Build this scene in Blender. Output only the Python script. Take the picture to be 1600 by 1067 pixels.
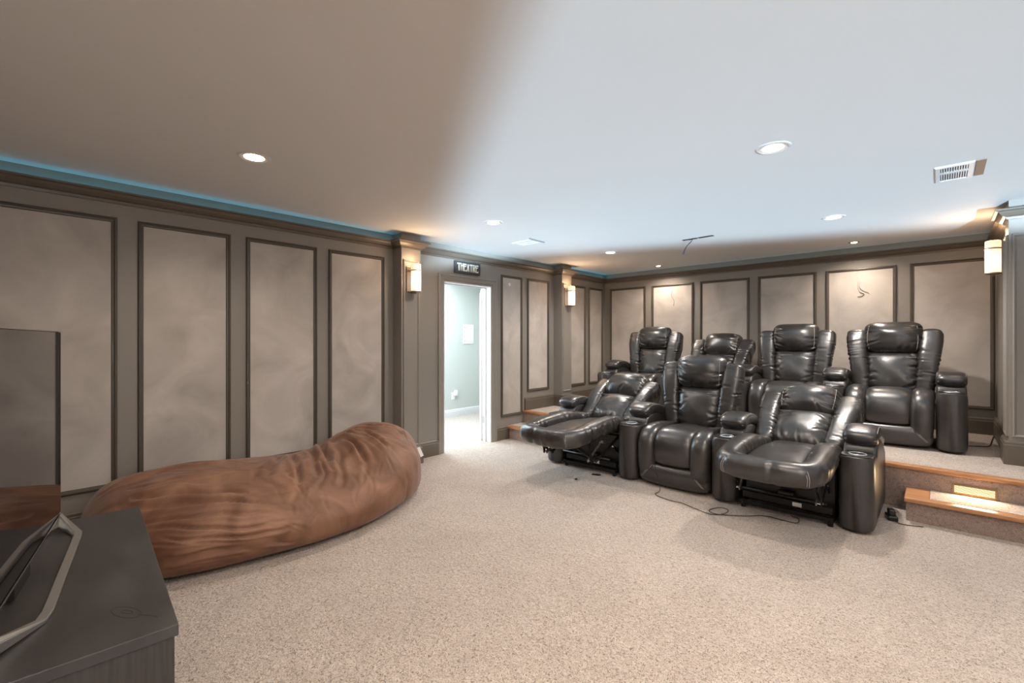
import bpy, bmesh, math, random
from math import sin, cos, pi, radians, sqrt
from mathutils import Vector, Matrix, noise

for o in list(bpy.data.objects):
    bpy.data.objects.remove(o)
scene = bpy.context.scene
C = scene.collection
random.seed(7)
SMALL = {'stitching', 'rivet', 'latch', 'receptacle', 'lettering', 'bracket', 'base_rail', 'ring_stain', 'motor', 'speaker_wire'}

# ------------------------------------------------------------------ camera
cam_data = bpy.data.cameras.new('camera')
cam_data.lens = 714.0 / 1600 * 36
cam_data.sensor_width = 36
cam_data.shift_y = -3.5 / 1600
cam_data.clip_start = 0.02
cam = bpy.data.objects.new('camera', cam_data)
cam.location = (0, 0, 1.34)
cam.rotation_euler = (radians(90), 0, radians(43.2))
C.objects.link(cam)
scene.camera = cam

# ------------------------------------------------------------------ world, lights, exposure
world = bpy.data.worlds.new('world')
scene.world = world
world.use_nodes = True
world.node_tree.nodes['Background'].inputs[0].default_value = (0.5, 0.55, 0.6, 1)
world.node_tree.nodes['Background'].inputs[1].default_value = 0.3
scene.view_settings.view_transform = 'Standard'
scene.view_settings.look = 'None'
scene.view_settings.gamma = 1
scene.view_settings.use_curve_mapping = False
scene.view_settings.exposure = 0.22

def look_rot(d):
    return Vector(d).to_track_quat('-Z', 'Y').to_euler()

def light(name, kind, loc, energy, color, direction=(0, 0, -1), **kw):
    d = bpy.data.lights.new(name, kind)
    d.energy = energy
    d.color = color
    for k, v in kw.items():
        setattr(d, k, v)
    o = bpy.data.objects.new(name, d)
    o.location = loc
    o.rotation_euler = look_rot(direction)
    C.objects.link(o)
    return o

WARM = (1.0, 0.74, 0.52)
# added unseen cool lamp, low at right; its nodes shape the ceiling patch
def masked_lamp(loc, energy, color, planes, k, floor_el):
    o = light('ceiling_patch_fill', 'POINT', loc, energy, color, shadow_soft_size=0.05)
    d = o.data; d.use_nodes = True
    nt = d.node_tree; N, L = nt.nodes, nt.links
    em = [n for n in N if n.type == 'EMISSION'][0]
    tc = N.new('ShaderNodeTexCoord')
    def math_(op, a, b=None, clamp=False):
        m = N.new('ShaderNodeMath'); m.operation = op; m.use_clamp = clamp
        for i, x in enumerate((a, b)):
            if x is None: continue
            if isinstance(x, (int, float)): m.inputs[i].default_value = x
            else: L.new(x, m.inputs[i])
        return m.outputs[0]
    dirv = tc.outputs['Normal']
    sp = N.new('ShaderNodeSeparateXYZ'); L.new(dirv, sp.inputs[0])
    zc = math_('MAXIMUM', sp.outputs['Z'], floor_el)
    val = math_('POWER', zc, -k)
    for nvec, soft in planes:
        dt = N.new('ShaderNodeVectorMath'); dt.operation = 'DOT_PRODUCT'
        L.new(dirv, dt.inputs[0]); dt.inputs[1].default_value = nvec
        mr = N.new('ShaderNodeMapRange'); mr.interpolation_type = 'SMOOTHSTEP'
        mr.inputs['From Min'].default_value = -soft; mr.inputs['From Max'].default_value = soft
        L.new(dt.outputs['Value'], mr.inputs['Value'])
        val = math_('MULTIPLY', val, mr.outputs['Result'])
    L.new(val, em.inputs['Strength'])
    return o
WL = Vector((2.1, -0.90, 0.60))
def plane_n(a, b, inside):
    n = (Vector(a) - WL).cross(Vector(b) - WL).normalized()
    return n if n.dot(Vector(inside) - WL) > 0 else -n
masked_lamp(WL, 40, (0.58, 0.81, 1.0),
               [(plane_n((-1.15, 1.23, 2.45), (-3.45, 2.75, 2.45), (-0.5, 3, 2.45)), 0.045),
                (plane_n((-3.7, 4.65, 2.45), (-0.84, 5.85, 2.45), (-0.5, 3, 2.45)), 0.012)], 3.7, 0.19)
# added fill lights, unseen, behind and to the right of the camera
light('fill_lamp', 'AREA', (1.4, -0.6, 2.40), 40, (1.0, 0.86, 0.76), (0, 0, -1), size=1.2)
light('fill_lamp', 'AREA', (0.75, 1.4, 2.40), 36, (1.0, 0.84, 0.72), (-0.1, 0, -1), size=1.0)
# unseen area lights added to stand for daylight in the hallway
light('hallway_fill', 'AREA', (-6.05, 3.65, 1.35), 70, (0.62, 0.82, 1.0), (1, 0.03, -0.12), shape='RECTANGLE', size=1.1, size_y=1.7)
light('hallway_daylight', 'AREA', (-5.3, 4.2, 2.35), 62, (0.86, 0.95, 1.0), (0, 0, -1), size=1.3)
light('hallway_fill', 'AREA', (-5.3, 1.9, 1.5), 52, (0.86, 0.95, 1.0), (-0.1, 1, -0.1), size=1.2)

DOWN = [  # x, y, radius, watts, colour
    (-3.07, 0.96, 0.09, 42, (1.0, 0.86, 0.72)),
    (-0.713, 0.96, 0.09, 95, (1.0, 0.84, 0.70)),
    (-0.713, 2.98, 0.09, 62, (1.0, 0.82, 0.67)),
    (-0.717, 5.06, 0.09, 165, (1.0, 0.91, 0.82)),
    (-3.118, 3.06, 0.09, 48, (1.0, 0.86, 0.74)),
    (-3.10, 5.15, 0.09, 105, (1.0, 0.92, 0.84)),
]
SPOTS = [(-3.13, 6.58), (-0.73, 6.52)]

# ------------------------------------------------------------------ helpers
def nodes_of(m):
    m.use_nodes = True
    nt = m.node_tree
    return nt, nt.nodes, nt.links, nt.nodes['Principled BSDF']

def mat(name, col, rough=0.5, metal=0.0, col2=None, nscale=8.0, ndetail=4.0, stretch=(1, 1, 1), lo=0.35, hi=0.65,
        bump=0.0, bscale=60.0, bdist=0.002, emit=None, estr=0.0, spec=None, coat=0.0, sheen=0.0, distort=0.0,
        rough2=None, bstretch=(1, 1, 1), bump2=0.0, b2scale=8.0, b2dist=0.01):
    m = bpy.data.materials.new(name)
    nt, N, L, B = nodes_of(m)
    B.inputs['Base Color'].default_value = (*col, 1)
    B.inputs['Roughness'].default_value = rough
    B.inputs['Metallic'].default_value = metal
    if spec is not None: B.inputs['Specular IOR Level'].default_value = spec
    if coat: B.inputs['Coat Weight'].default_value = coat; B.inputs['Coat Roughness'].default_value = 0.25
    if sheen:
        B.inputs['Sheen Weight'].default_value = sheen; B.inputs['Sheen Roughness'].default_value = 0.4
    tc = N.new('ShaderNodeTexCoord')
    def mapped(st):
        mp = N.new('ShaderNodeMapping'); mp.inputs['Scale'].default_value = st
        L.new(tc.outputs['Object'], mp.inputs['Vector']); return mp.outputs['Vector']
    if col2 is not None:
        n = N.new('ShaderNodeTexNoise'); n.inputs['Scale'].default_value = nscale
        n.inputs['Detail'].default_value = ndetail; n.inputs['Distortion'].default_value = distort
        L.new(mapped(stretch), n.inputs['Vector'])
        r = N.new('ShaderNodeValToRGB')
        r.color_ramp.elements[0].position = lo; r.color_ramp.elements[0].color = (*col, 1)
        r.color_ramp.elements[1].position = hi; r.color_ramp.elements[1].color = (*col2, 1)
        L.new(n.outputs['Fac'], r.inputs['Fac']); L.new(r.outputs['Color'], B.inputs['Base Color'])
        if rough2 is not None:
            mr = N.new('ShaderNodeMapRange'); mr.inputs['From Min'].default_value = lo; mr.inputs['From Max'].default_value = hi
            mr.inputs['To Min'].default_value = rough; mr.inputs['To Max'].default_value = rough2
            L.new(n.outputs['Fac'], mr.inputs['Value']); L.new(mr.outputs['Result'], B.inputs['Roughness'])
    last = None
    if bump:
        n = N.new('ShaderNodeTexNoise'); n.inputs['Scale'].default_value = bscale; n.inputs['Detail'].default_value = 3
        L.new(mapped(bstretch), n.inputs['Vector'])
        b = N.new('ShaderNodeBump'); b.inputs['Strength'].default_value = bump; b.inputs['Distance'].default_value = bdist
        L.new(n.outputs['Fac'], b.inputs['Height']); last = b
    if bump2:
        n = N.new('ShaderNodeTexNoise'); n.inputs['Scale'].default_value = b2scale; n.inputs['Detail'].default_value = 5
        n.inputs['Distortion'].default_value = 0.8
        L.new(mapped((1, 1, 1)), n.inputs['Vector'])
        b = N.new('ShaderNodeBump'); b.inputs['Strength'].default_value = bump2; b.inputs['Distance'].default_value = b2dist
        L.new(n.outputs['Fac'], b.inputs['Height'])
        if last: L.new(last.outputs['Normal'], b.inputs['Normal'])
        last = b
    if last: L.new(last.outputs['Normal'], B.inputs['Normal'])
    if emit is not None:
        B.inputs['Emission Color'].default_value = (*emit, 1); B.inputs['Emission Strength'].default_value = estr
    return m

M = {}
M['ceiling'] = mat('ceiling_paint', (0.70, 0.695, 0.69), 0.75, bump=0.12, bscale=120, bdist=0.002)
M['wall'] = mat('taupe_paint', (0.235, 0.212, 0.187), 0.45, bump=0.08, bscale=90, bdist=0.001)
M['panel'] = mat('suede_panel', (0.37, 0.335, 0.30), 0.6, col2=(0.54, 0.50, 0.46), nscale=2.2, ndetail=8, distort=1.2, lo=0.3, hi=0.72, rough2=0.8)
M['moulding'] = mat('dark_moulding', (0.075, 0.062, 0.048), 0.4)
M['crown'] = mat('crown_paint', (0.115, 0.095, 0.075), 0.4)
M['side_room'] = mat('side_room_paint', (0.45, 0.40, 0.35), 0.7)
M['hall_wall'] = mat('hallway_paint', (0.50, 0.53, 0.50), 0.7)
M['white'] = mat('white_trim_paint', (0.66, 0.67, 0.68), 0.4)
M['plastic'] = mat('white_plastic', (0.75, 0.76, 0.76), 0.35)
M['oak'] = mat('oak_nosing', (0.33, 0.15, 0.065), 0.35, col2=(0.50, 0.26, 0.12), nscale=6, ndetail=6, stretch=(1.2, 14, 14), distort=0.5)
M['leather'] = mat('black_leather', (0.017, 0.016, 0.016), 0.29, col2=(0.030, 0.028, 0.027), nscale=7, lo=0.35, hi=0.7, rough2=0.40,
                   bump=0.22, bscale=420, bdist=0.0012, bump2=0.25, b2scale=6, b2dist=0.008, spec=0.85)
M['leather_smooth'] = mat('black_leather_side', (0.018, 0.016, 0.015), 0.36, col2=(0.028, 0.025, 0.023), nscale=5, rough2=0.42,
                          bump=0.22, bscale=420, bdist=0.001, spec=0.8)
M['thread'] = mat('grey_thread', (0.42, 0.40, 0.38), 0.6)
M['chrome'] = mat('chrome', (0.62, 0.64, 0.66), 0.18, 1.0)
M['silver'] = mat('brushed_silver', (0.58, 0.57, 0.55), 0.34, 1.0)
M['iron'] = mat('black_iron', (0.02, 0.02, 0.02), 0.4, 0.6)
M['dark_plastic'] = mat('black_plastic', (0.012, 0.012, 0.013), 0.35)
M['cup'] = mat('cup_holder_grey', (0.50, 0.53, 0.56), 0.25, 0.6)
M['suede'] = mat('brown_microsuede', (0.135, 0.058, 0.030), 0.62, col2=(0.25, 0.125, 0.072), nscale=3.2, ndetail=7, distort=1.3, lo=0.36, hi=0.66,
                 sheen=0.15, bump=0.2, bscale=350, bdist=0.001, bump2=0.3, b2scale=4.0, b2dist=0.012)
M['cabinet'] = mat('charcoal_laminate', (0.033, 0.031, 0.029), 0.42, col2=(0.052, 0.049, 0.046), nscale=3, ndetail=6, stretch=(1, 2.5, 1), rough2=0.5, bump=0.05, bscale=50)
M['cabinet_side'] = mat('charcoal_woodgrain', (0.030, 0.026, 0.023), 0.5, col2=(0.046, 0.040, 0.035), nscale=8, stretch=(14, 14, 0.8))
M['screen'] = mat('television_glass', (0.006, 0.006, 0.007), 0.03, spec=1.0)
M['bezel'] = mat('television_bezel', (0.012, 0.012, 0.012), 0.25)
M['sign'] = mat('charcoal_sign_board', (0.03, 0.03, 0.035), 0.7, col2=(0.07, 0.07, 0.075), nscale=200, bump=0.5, bscale=200)
M['cream'] = mat('cream_letters', (0.75, 0.72, 0.62), 0.6)
M['brass'] = mat('antique_brass', (0.20, 0.15, 0.08), 0.4, 0.7)
M['bronze'] = mat('brushed_nickel', (0.36, 0.30, 0.25), 0.35, 0.8)
M['lamp_on'] = mat('lamp_lens', (0.9, 0.85, 0.8), 0.5, emit=(1.0, 0.90, 0.78), estr=9)
M['spot_on'] = mat('halogen_lens', (0.9, 0.8, 0.7), 0.5, emit=(1.0, 0.72, 0.45), estr=22)
M['step_on'] = mat('step_lamp_lens', (0.9, 0.85, 0.7), 0.5, emit=(1.0, 0.80, 0.50), estr=1.9)
M['reflector'] = mat('white_reflector', (0.70, 0.68, 0.65), 0.35)
M['led'] = mat('cyan_led', (0.1, 0.4, 0.5), 0.5, emit=(0.06, 0.42, 0.62), estr=5.5)
M['led_dim'] = mat('pale_led', (0.3, 0.4, 0.5), 0.5, emit=(0.22, 0.42, 0.50), estr=3.0)
M['red_led'] = mat('red_indicator', (0.6, 0.02, 0.02), 0.4, emit=(1.0, 0.03, 0.03), estr=4)
M['cable'] = mat('black_cable', (0.012, 0.011, 0.011), 0.5)
M['wire'] = mat('pale_wire', (0.35, 0.31, 0.28), 0.5)
M['slot'] = mat('vent_shadow', (0.015, 0.016, 0.018), 0.8)
M['tag'] = mat('white_tag', (0.75, 0.73, 0.72), 0.7)

def glass_shade():   # opal glass, lit from inside: brighter round the bulb
    m = bpy.data.materials.new('opal_glass_shade')
    nt, N, L, B = nodes_of(m)
    B.inputs['Base Color'].default_value = (0.8, 0.72, 0.62, 1); B.inputs['Roughness'].default_value = 0.35
    tc = N.new('ShaderNodeTexCoord'); sp = N.new('ShaderNodeSeparateXYZ'); L.new(tc.outputs['Object'], sp.inputs[0])
    ab = N.new('ShaderNodeMath'); ab.operation = 'ADD'; ab.inputs[1].default_value = 0.04; L.new(sp.outputs['Z'], ab.inputs[0])
    a2 = N.new('ShaderNodeMath'); a2.operation = 'ABSOLUTE'; L.new(ab.outputs[0], a2.inputs[0])
    r = N.new('ShaderNodeValToRGB')
    r.color_ramp.elements[0].position = 0.0; r.color_ramp.elements[0].color = (1.0, 0.94, 0.86, 1)
    r.color_ramp.elements[1].position = 0.16; r.color_ramp.elements[1].color = (0.72, 0.44, 0.27, 1)
    e = r.color_ramp.elements.new(0.07); e.color = (1.0, 0.76, 0.52, 1)
    L.new(a2.outputs[0], r.inputs['Fac']); L.new(r.outputs['Color'], B.inputs['Emission Color'])
    B.inputs['Emission Strength'].default_value = 1.15
    return m
M['opal'] = glass_shade()

def carpet_mat(name, a, b, c):
    m = bpy.data.materials.new(name)
    nt, N, L, B = nodes_of(m)
    B.inputs['Roughness'].default_value = 0.95; B.inputs['Specular IOR Level'].default_value = 0.1
    B.inputs['Sheen Weight'].default_value = 0.25
    tc = N.new('ShaderNodeTexCoord')
    def nz(s, d, dist=0.0):
        n = N.new('ShaderNodeTexNoise'); n.inputs['Scale'].default_value = s; n.inputs['Detail'].default_value = d
        n.inputs['Distortion'].default_value = dist
        L.new(tc.outputs['Object'], n.inputs['Vector']); return n.outputs['Fac']
    fine = nz(115, 4, 1.6); mid = nz(22, 4, 1.5); big = nz(1.6, 4, 1.5)
    r = N.new('ShaderNodeValToRGB'); cr = r.color_ramp
    cr.elements[0].position = 0.36; cr.elements[0].color = (*a, 1)
    cr.elements[1].position = 0.62; cr.elements[1].color = (*c, 1)
    e = cr.elements.new(0.46); e.color = (*b, 1)
    L.new(fine, r.inputs['Fac'])
    mx = N.new('ShaderNodeMix'); mx.data_type = 'RGBA'; mx.blend_type = 'MULTIPLY'; mx.inputs['Factor'].default_value = 0.55
    r2 = N.new('ShaderNodeValToRGB'); r2.color_ramp.elements[0].position = 0.3; r2.color_ramp.elements[0].color = (0.62, 0.6, 0.58, 1)
    r2.color_ramp.elements[1].position = 0.7; r2.color_ramp.elements[1].color = (1, 1, 1, 1)
    ad = N.new('ShaderNodeMath'); ad.operation = 'ADD'; L.new(mid, ad.inputs[0]); L.new(big, ad.inputs[1])
    hf = N.new('ShaderNodeMath'); hf.operation = 'MULTIPLY'; hf.inputs[1].default_value = 0.5; L.new(ad.outputs[0], hf.inputs[0])
    L.new(hf.outputs[0], r2.inputs['Fac'])
    L.new(r.outputs['Color'], mx.inputs['A']); L.new(r2.outputs['Color'], mx.inputs['B'])
    L.new(mx.outputs['Result'], B.inputs['Base Color'])
    b1 = N.new('ShaderNodeBump'); b1.inputs['Strength'].default_value = 0.9; b1.inputs['Distance'].default_value = 0.008
    L.new(fine, b1.inputs['Height'])
    b2 = N.new('ShaderNodeBump'); b2.inputs['Strength'].default_value = 0.8; b2.inputs['Distance'].default_value = 0.02
    L.new(mid, b2.inputs['Height']); L.new(b1.outputs['Normal'], b2.inputs['Normal'])
    L.new(b2.outputs['Normal'], B.inputs['Normal'])
    return m
M['carpet'] = carpet_mat('beige_carpet', (0.22, 0.16, 0.12), (0.53, 0.445, 0.378), (0.70, 0.61, 0.54))
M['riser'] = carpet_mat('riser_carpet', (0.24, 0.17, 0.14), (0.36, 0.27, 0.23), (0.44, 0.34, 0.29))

def obj(name, bm_or_mesh, m, parent=None, smooth=False, loc=None):
    if isinstance(bm_or_mesh, bmesh.types.BMesh):
        me = bpy.data.meshes.new(name)
        bmesh.ops.recalc_face_normals(bm_or_mesh, faces=bm_or_mesh.faces)
        bm_or_mesh.to_mesh(me); bm_or_mesh.free()
    else:
        me = bm_or_mesh
    if smooth:
        me.shade_smooth()
    me.materials.append(m)
    o = bpy.data.objects.new(name, me)
    C.objects.link(o)
    if parent is not None: o.parent = parent
    if loc is not None: o.location = loc
    if name in SMALL and parent is not None and name != 'lettering': o['kind'] = 'stuff'
    return o

def struct(name, bm, m, parent=None, **k):
    o = obj(name, bm, m, parent, **k)
    if parent is None: o['kind'] = 'structure'
    return o

def thing(name, label, cat, loc=(0, 0, 0), rotz=0, group=None):
    o = bpy.data.objects.new(name, None)
    o.empty_display_size = 0.1
    C.objects.link(o)
    o.location = loc; o.rotation_euler = (0, 0, rotz)
    o['label'] = label; o['category'] = cat
    if group: o['group'] = group
    return o

def tag(o, label, cat, group=None):
    o['label'] = label; o['category'] = cat
    if group: o['group'] = group
    return o

def bx(bm, x0, x1, y0, y1, z0, z1, bevel=0.0):
    r = bmesh.ops.create_cube(bm, size=1)
    vs = r['verts']
    for v in vs:
        v.co = Vector(((x0 + x1) / 2 + v.co.x * (x1 - x0), (y0 + y1) / 2 + v.co.y * (y1 - y0), (z0 + z1) / 2 + v.co.z * (z1 - z0)))
    if bevel:
        es = list({e for v in vs for e in v.link_edges})
        bmesh.ops.bevel(bm, geom=es, offset=bevel, segments=2, affect='EDGES', profile=0.5)
    return bm

def box(x0, x1, y0, y1, z0, z1, bevel=0.0):
    return bx(bmesh.new(), x0, x1, y0, y1, z0, z1, bevel)

def prism(bm, pts, z0, z1, M_=None):
    a = [bm.verts.new((x, y, z0)) for x, y in pts]; b = [bm.verts.new((x, y, z1)) for x, y in pts]
    if M_ is not None:
        for v in a + b: v.co = M_ @ v.co
    n = len(pts)
    bm.faces.new(a[::-1]); bm.faces.new(b)
    for i in range(n): bm.faces.new((a[i], a[(i + 1) % n], b[(i + 1) % n], b[i]))
    return bm

def lathe(bm, prof, seg=32, M_=Matrix()):
    rings = []
    for r, z in prof:
        if r < 1e-6: rings.append([bm.verts.new(M_ @ Vector((0, 0, z)))])
        else: rings.append([bm.verts.new(M_ @ Vector((r * cos(2 * pi * i / seg), r * sin(2 * pi * i / seg), z))) for i in range(seg)])
    for a, b in zip(rings, rings[1:]):
        for i in range(seg):
            j = (i + 1) % seg
            if len(a) == 1 and len(b) == 1: continue
            if len(a) == 1: bm.faces.new((a[0], b[i], b[j]))
            elif len(b) == 1: bm.faces.new((a[i], a[j], b[0]))
            else: bm.faces.new((a[i], a[j], b[j], b[i]))
    return bm

def spline(pts, n=12, closed=False):
    P = [Vector(p) for p in pts]; out = []
    L = len(P); rng = L if closed else L - 1
    for i in range(rng):
        if closed: p0, p1, p2, p3 = P[(i - 1) % L], P[i], P[(i + 1) % L], P[(i + 2) % L]
        else: p0, p1, p2, p3 = P[max(i - 1, 0)], P[i], P[i + 1], P[min(i + 2, L - 1)]
        for k in range(n):
            t = k / n
            out.append(0.5 * ((2 * p1) + (p2 - p0) * t + (2 * p0 - 5 * p1 + 4 * p2 - p3) * t * t + (3 * p1 - p0 - 3 * p2 + p3) * t ** 3))
    if not closed: out.append(P[-1])
    return out

def resample(pts, S):
    d = [0.0]
    for a, b in zip(pts, pts[1:]): d.append(d[-1] + (b - a).length)
    T = d[-1]; out = []; j = 0
    for s in S:
        x = s * T
        while j < len(d) - 2 and d[j + 1] < x: j += 1
        f = (x - d[j]) / max(d[j + 1] - d[j], 1e-9)
        out.append(pts[j].lerp(pts[j + 1], min(max(f, 0), 1)))
    return out, T

def interp(tab, s):
    if not isinstance(tab, (list, tuple)): return tab
    for (a, x), (b, y) in zip(tab, tab[1:]):
        if s <= b:
            f = (s - a) / (b - a); f = f * f * (3 - 2 * f)
            return x + (y - x) * f
    return tab[-1][1]

def tube(bm, pts, hw, ht, n=2.6, seg=32, rings=36, cap=0.04, W=None, U=None, M_=None, disp=None, closed_ends=True):
    """superellipse section swept along a path. W: fixed width axis, or U: fixed up axis"""
    P = spline(pts, 14)
    _, T = resample(P, [0])
    c = cap / T
    S = []
    if cap > 0:
        S += [c * (1 - cos(pi / 2 * k / 6)) for k in range(6)]
    S += [c + (1 - 2 * c) * k / rings for k in range(rings + 1)]
    if cap > 0:
        S += [1 - c * (1 - cos(pi / 2 * k / 6)) for k in range(5, -1, -1)]
    Q, T = resample(P, S)
    R = []
    for i, (s, q) in enumerate(zip(S, Q)):
        a = Q[max(i - 2, 0)]; b = Q[min(i + 2, len(Q) - 1)]
        t = (b - a).normalized()
        if W is not None:
            w = Vector(W); w = (w - t * w.dot(t)).normalized(); nrm = t.cross(w)
        else:
            u = Vector(U); u = (u - t * u.dot(t)).normalized(); w = t.cross(u); nrm = u
        f = 1.0
        if cap > 0:
            e = min(s, 1 - s) / c
            if e < 1: f = max(sqrt(max(0, 1 - (1 - e) ** 2)), 0.03)
        A, B = interp(hw, s) * (0.35 + 0.65 * f if False else f), interp(ht, s) * f
        ring = []
        for k in range(seg):
            ph = 2 * pi * k / seg
            cx, sz = cos(ph), sin(ph)
            X = A * math.copysign(abs(cx) ** (2 / n), cx); Z = B * math.copysign(abs(sz) ** (2 / n), sz)
            p = q + w * X + nrm * Z
            if disp:
                d = disp(s, ph, p) * min(f, 1)
                p = p + (w * cx + nrm * sz) * d
            if M_ is not None: p = M_ @ p
            ring.append(bm.verts.new(p))
        R.append(ring)
    for a, b in zip(R, R[1:]):
        for k in range(seg):
            j = (k + 1) % seg
            bm.faces.new((a[k], a[j], b[j], b[k]))
    bm.faces.new(R[0][::-1]); bm.faces.new(R[-1])
    return bm

def cord(bm, pts, r, seg=6, n=8, M_=None):
    P = spline(pts, n); R = []
    up = Vector((0.13, 0.2, 1)).normalized()
    for i, p in enumerate(P):
        t = (P[min(i + 1, len(P) - 1)] - P[max(i - 1, 0)]).normalized()
        w = t.cross(up)
        if w.length < 1e-3: w = t.cross(Vector((1, 0, 0)))
        w.normalize(); v = w.cross(t)
        ring = []
        for k in range(seg):
            q = p + (w * cos(2 * pi * k / seg) + v * sin(2 * pi * k / seg)) * r
            if M_ is not None: q = M_ @ q
            ring.append(bm.verts.new(q))
        R.append(ring)
    for a, b in zip(R, R[1:]):
        for k in range(seg): bm.faces.new((a[k], a[(k + 1) % seg], b[(k + 1) % seg], b[k]))
    bm.faces.new(R[0][::-1]); bm.faces.new(R[-1])
    return bm

def moulding(path, prof, side=1):
    """mitred sweep of a (distance, height) profile along an xy polyline; the room is on the right of the path"""
    bm = bmesh.new(); n = len(path); R = []
    for i, p in enumerate(path):
        p = Vector(p)
        def nr(a, b):
            d = (Vector(b) - Vector(a)).normalized(); return Vector((d.y, -d.x)) * side
        if i == 0: m = nr(path[0], path[1])
        elif i == n - 1: m = nr(path[-2], path[-1])
        else:
            a, b = nr(path[i - 1], p), nr(p, path[i + 1]); m = (a + b); m = m / max(m.dot(a), 0.2) if m.length > 1e-6 else a
        R.append([bm.verts.new((p.x + m.x * d, p.y + m.y * d, z)) for d, z in prof])
    k = len(prof)
    for a, b in zip(R, R[1:]):
        for i in range(k): bm.faces.new((a[i], a[(i + 1) % k], b[(i + 1) % k], b[i]))
    bm.faces.new(R[0]); bm.faces.new(R[-1][::-1])
    return bm

def frame(bm, w, h, prof, M_):
    """rectangular picture-frame moulding, outer size w x h in local xy, profile (inset, height)"""
    cs = [(-w / 2, -h / 2), (w / 2, -h / 2), (w / 2, h / 2), (-w / 2, h / 2)]
    R = []
    for cx, cy in cs:
        sx, sy = (1 if cx < 0 else -1), (1 if cy < 0 else -1)
        R.append([bm.verts.new(M_ @ Vector((cx + sx * d, cy + sy * d, z))) for d, z in prof])
    k = len(prof)
    for i in range(4):
        a, b = R[i], R[(i + 1) % 4]
        for j in range(k): bm.faces.new((a[j], a[(j + 1) % k], b[(j + 1) % k], b[j]))
    return bm

# ------------------------------------------------------------------ room shell
XL, YB, XR, YF, ZC = -4.27, 6.91, 2.4, -1.7, 2.455
XN, YN = 0.425, 5.43      # wall nib at the right of the back row
PZ, SZ = 0.34, 0.17       # platform and lower step heights
PY, SY = 4.80, 4.46

floor = struct('floor', box(XL - 0.15, XR, YF, YB, -0.1, 0), M['carpet'])
struct('ceiling', box(XL - 0.15, XR, YF, YB, ZC, ZC + 0.1), M['ceiling'])

DY0, DY1, DZ = 3.37, 4.155, 2.03
bm = bmesh.new()
bx(bm, XL - 0.15, XL, YF, DY0, 0, ZC); bx(bm, XL - 0.15, XL, DY1, YB + 0.15, 0, ZC); bx(bm, XL - 0.15, XL, DY0, DY1, DZ, ZC)
wall_left = struct('wall_left', bm, M['wall'])
wall_back = struct('wall_back', box(XL, XN, YB, YB + 0.15, 0, ZC), M['wall'])
bm = bmesh.new()
bx(bm, XN, XR, YN, YB, PZ, ZC)
wall_right = struct('wall_right', bm, M['wall'])
struct('wall_right_front', box(XR, XR + 0.15, YF, YN + 0.2, 0, ZC), M['side_room'])
struct('wall_front', box(XL, XR + 0.15, YF - 0.15, YF, 0, ZC), M['side_room'])

MX = Matrix(((0, 0, 1, 0), (1, 0, 0, 0), (0, 1, 0, 0), (0, 0, 0, 1)))      # local x->world y, y->z, z->x   (faces +x)
def face_px(x, yc, zc):   # plane facing +x
    return Matrix.Translation((x, yc, zc)) @ MX
MY = Matrix(((1, 0, 0, 0), (0, 0, -1, 0), (0, 1, 0, 0), (0, 0, 0, 1)))     # faces -y
def face_my(xc, y, zc):
    return Matrix.Translation((xc, y, zc)) @ MY
MNX = Matrix(((0, 0, -1, 0), (-1, 0, 0, 0), (0, 1, 0, 0), (0, 0, 0, 1)))   # faces -x
def face_mx(x, yc, zc):
    return Matrix.Translation((x, yc, zc)) @ MNX

FPROF = [(0, 0), (0, 0.010), (0.006, 0.020), (0.014, 0.022), (0.020, 0.014), (0.030, 0.012), (0.034, 0.004), (0.034, 0)]
def panel(wall, M_, w, h):
    bm = bmesh.new()
    bx(bm, -w / 2 + 0.03, w / 2 - 0.03, -h / 2 + 0.03, h / 2 - 0.03, -0.004, 0.004)
    bm.transform(M_)
    p = obj('wall_panel', bm, M['panel'], wall)
    f = frame(bmesh.new(), w, h, FPROF, M_)
    obj('panel_frame', f, M['moulding'], p)
    return p

LP = [(-1.55, -0.975, 0.29), (-0.86, -0.265, 0.29), (-0.153, 0.447, 0.29), (0.560, 1.157, 0.29), (1.271, 1.872, 0.29), (1.982, 2.582, 0.29),
      (4.330, 4.747, 0.30), (4.857, 5.340, 0.60), (5.85, 6.300, 0.60), (6.40, 6.823, 0.60)]
ZT = 2.20
for y0, y1, zb in LP:
    panel(wall_left, face_px(XL, (y0 + y1) / 2, (zb + ZT) / 2), y1 - y0, ZT - zb)
def backx(u):
    k = (u - 800) / 714.0
    c, s = cos(radians(43.2)), sin(radians(43.2))
    return YB * (-s + c * k) / (c + s * k)
for u0, u1 in [(953.5, 1009), (1018.5, 1084), (1094, 1171), (1184.5, 1276), (1290.5, 1401), (1422, 1554.5)]:
    x0, x1 = backx(u0), backx(u1)
    panel(wall_back, face_my((x0 + x1) / 2, YB, (0.60 + ZT) / 2), x1 - x0, ZT - 0.60)

# pilasters
def pilaster(wall, x0, x1, y0, y1, z0, faces):
    o = obj('pilaster', box(x0, x1, y0, y1, z0, ZC), M['wall'], wall)
    bm = bmesh.new()
    for (M_, w, h) in faces:
        frame(bm, w, h, [(0, 0), (0, 0.012), (0.010, 0.016), (0.018, 0.008), (0.024, 0.0)], M_)
    obj('pilaster_frame', bm, M['wall'], o)
    return o
PX = -4.11
pilaster(wall_left, XL, PX, 2.69, 2.93, 0, [(face_px(PX, 2.81, 1.19), 0.20, 1.98)])
pilaster(wall_left, XL, PX, 5.466, 5.70, PZ, [(face_px(PX, 5.583, 1.37), 0.20, 1.62)])
pilaster(wall_right, XN - 0.03, XN + 0.24, YN - 0.03, YN + 0.22, PZ,
         [(face_my(XN + 0.105, YN - 0.03, 1.37), 0.23, 1.62), (face_mx(XN - 0.03, YN + 0.095, 1.37), 0.21, 1.62)])

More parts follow.
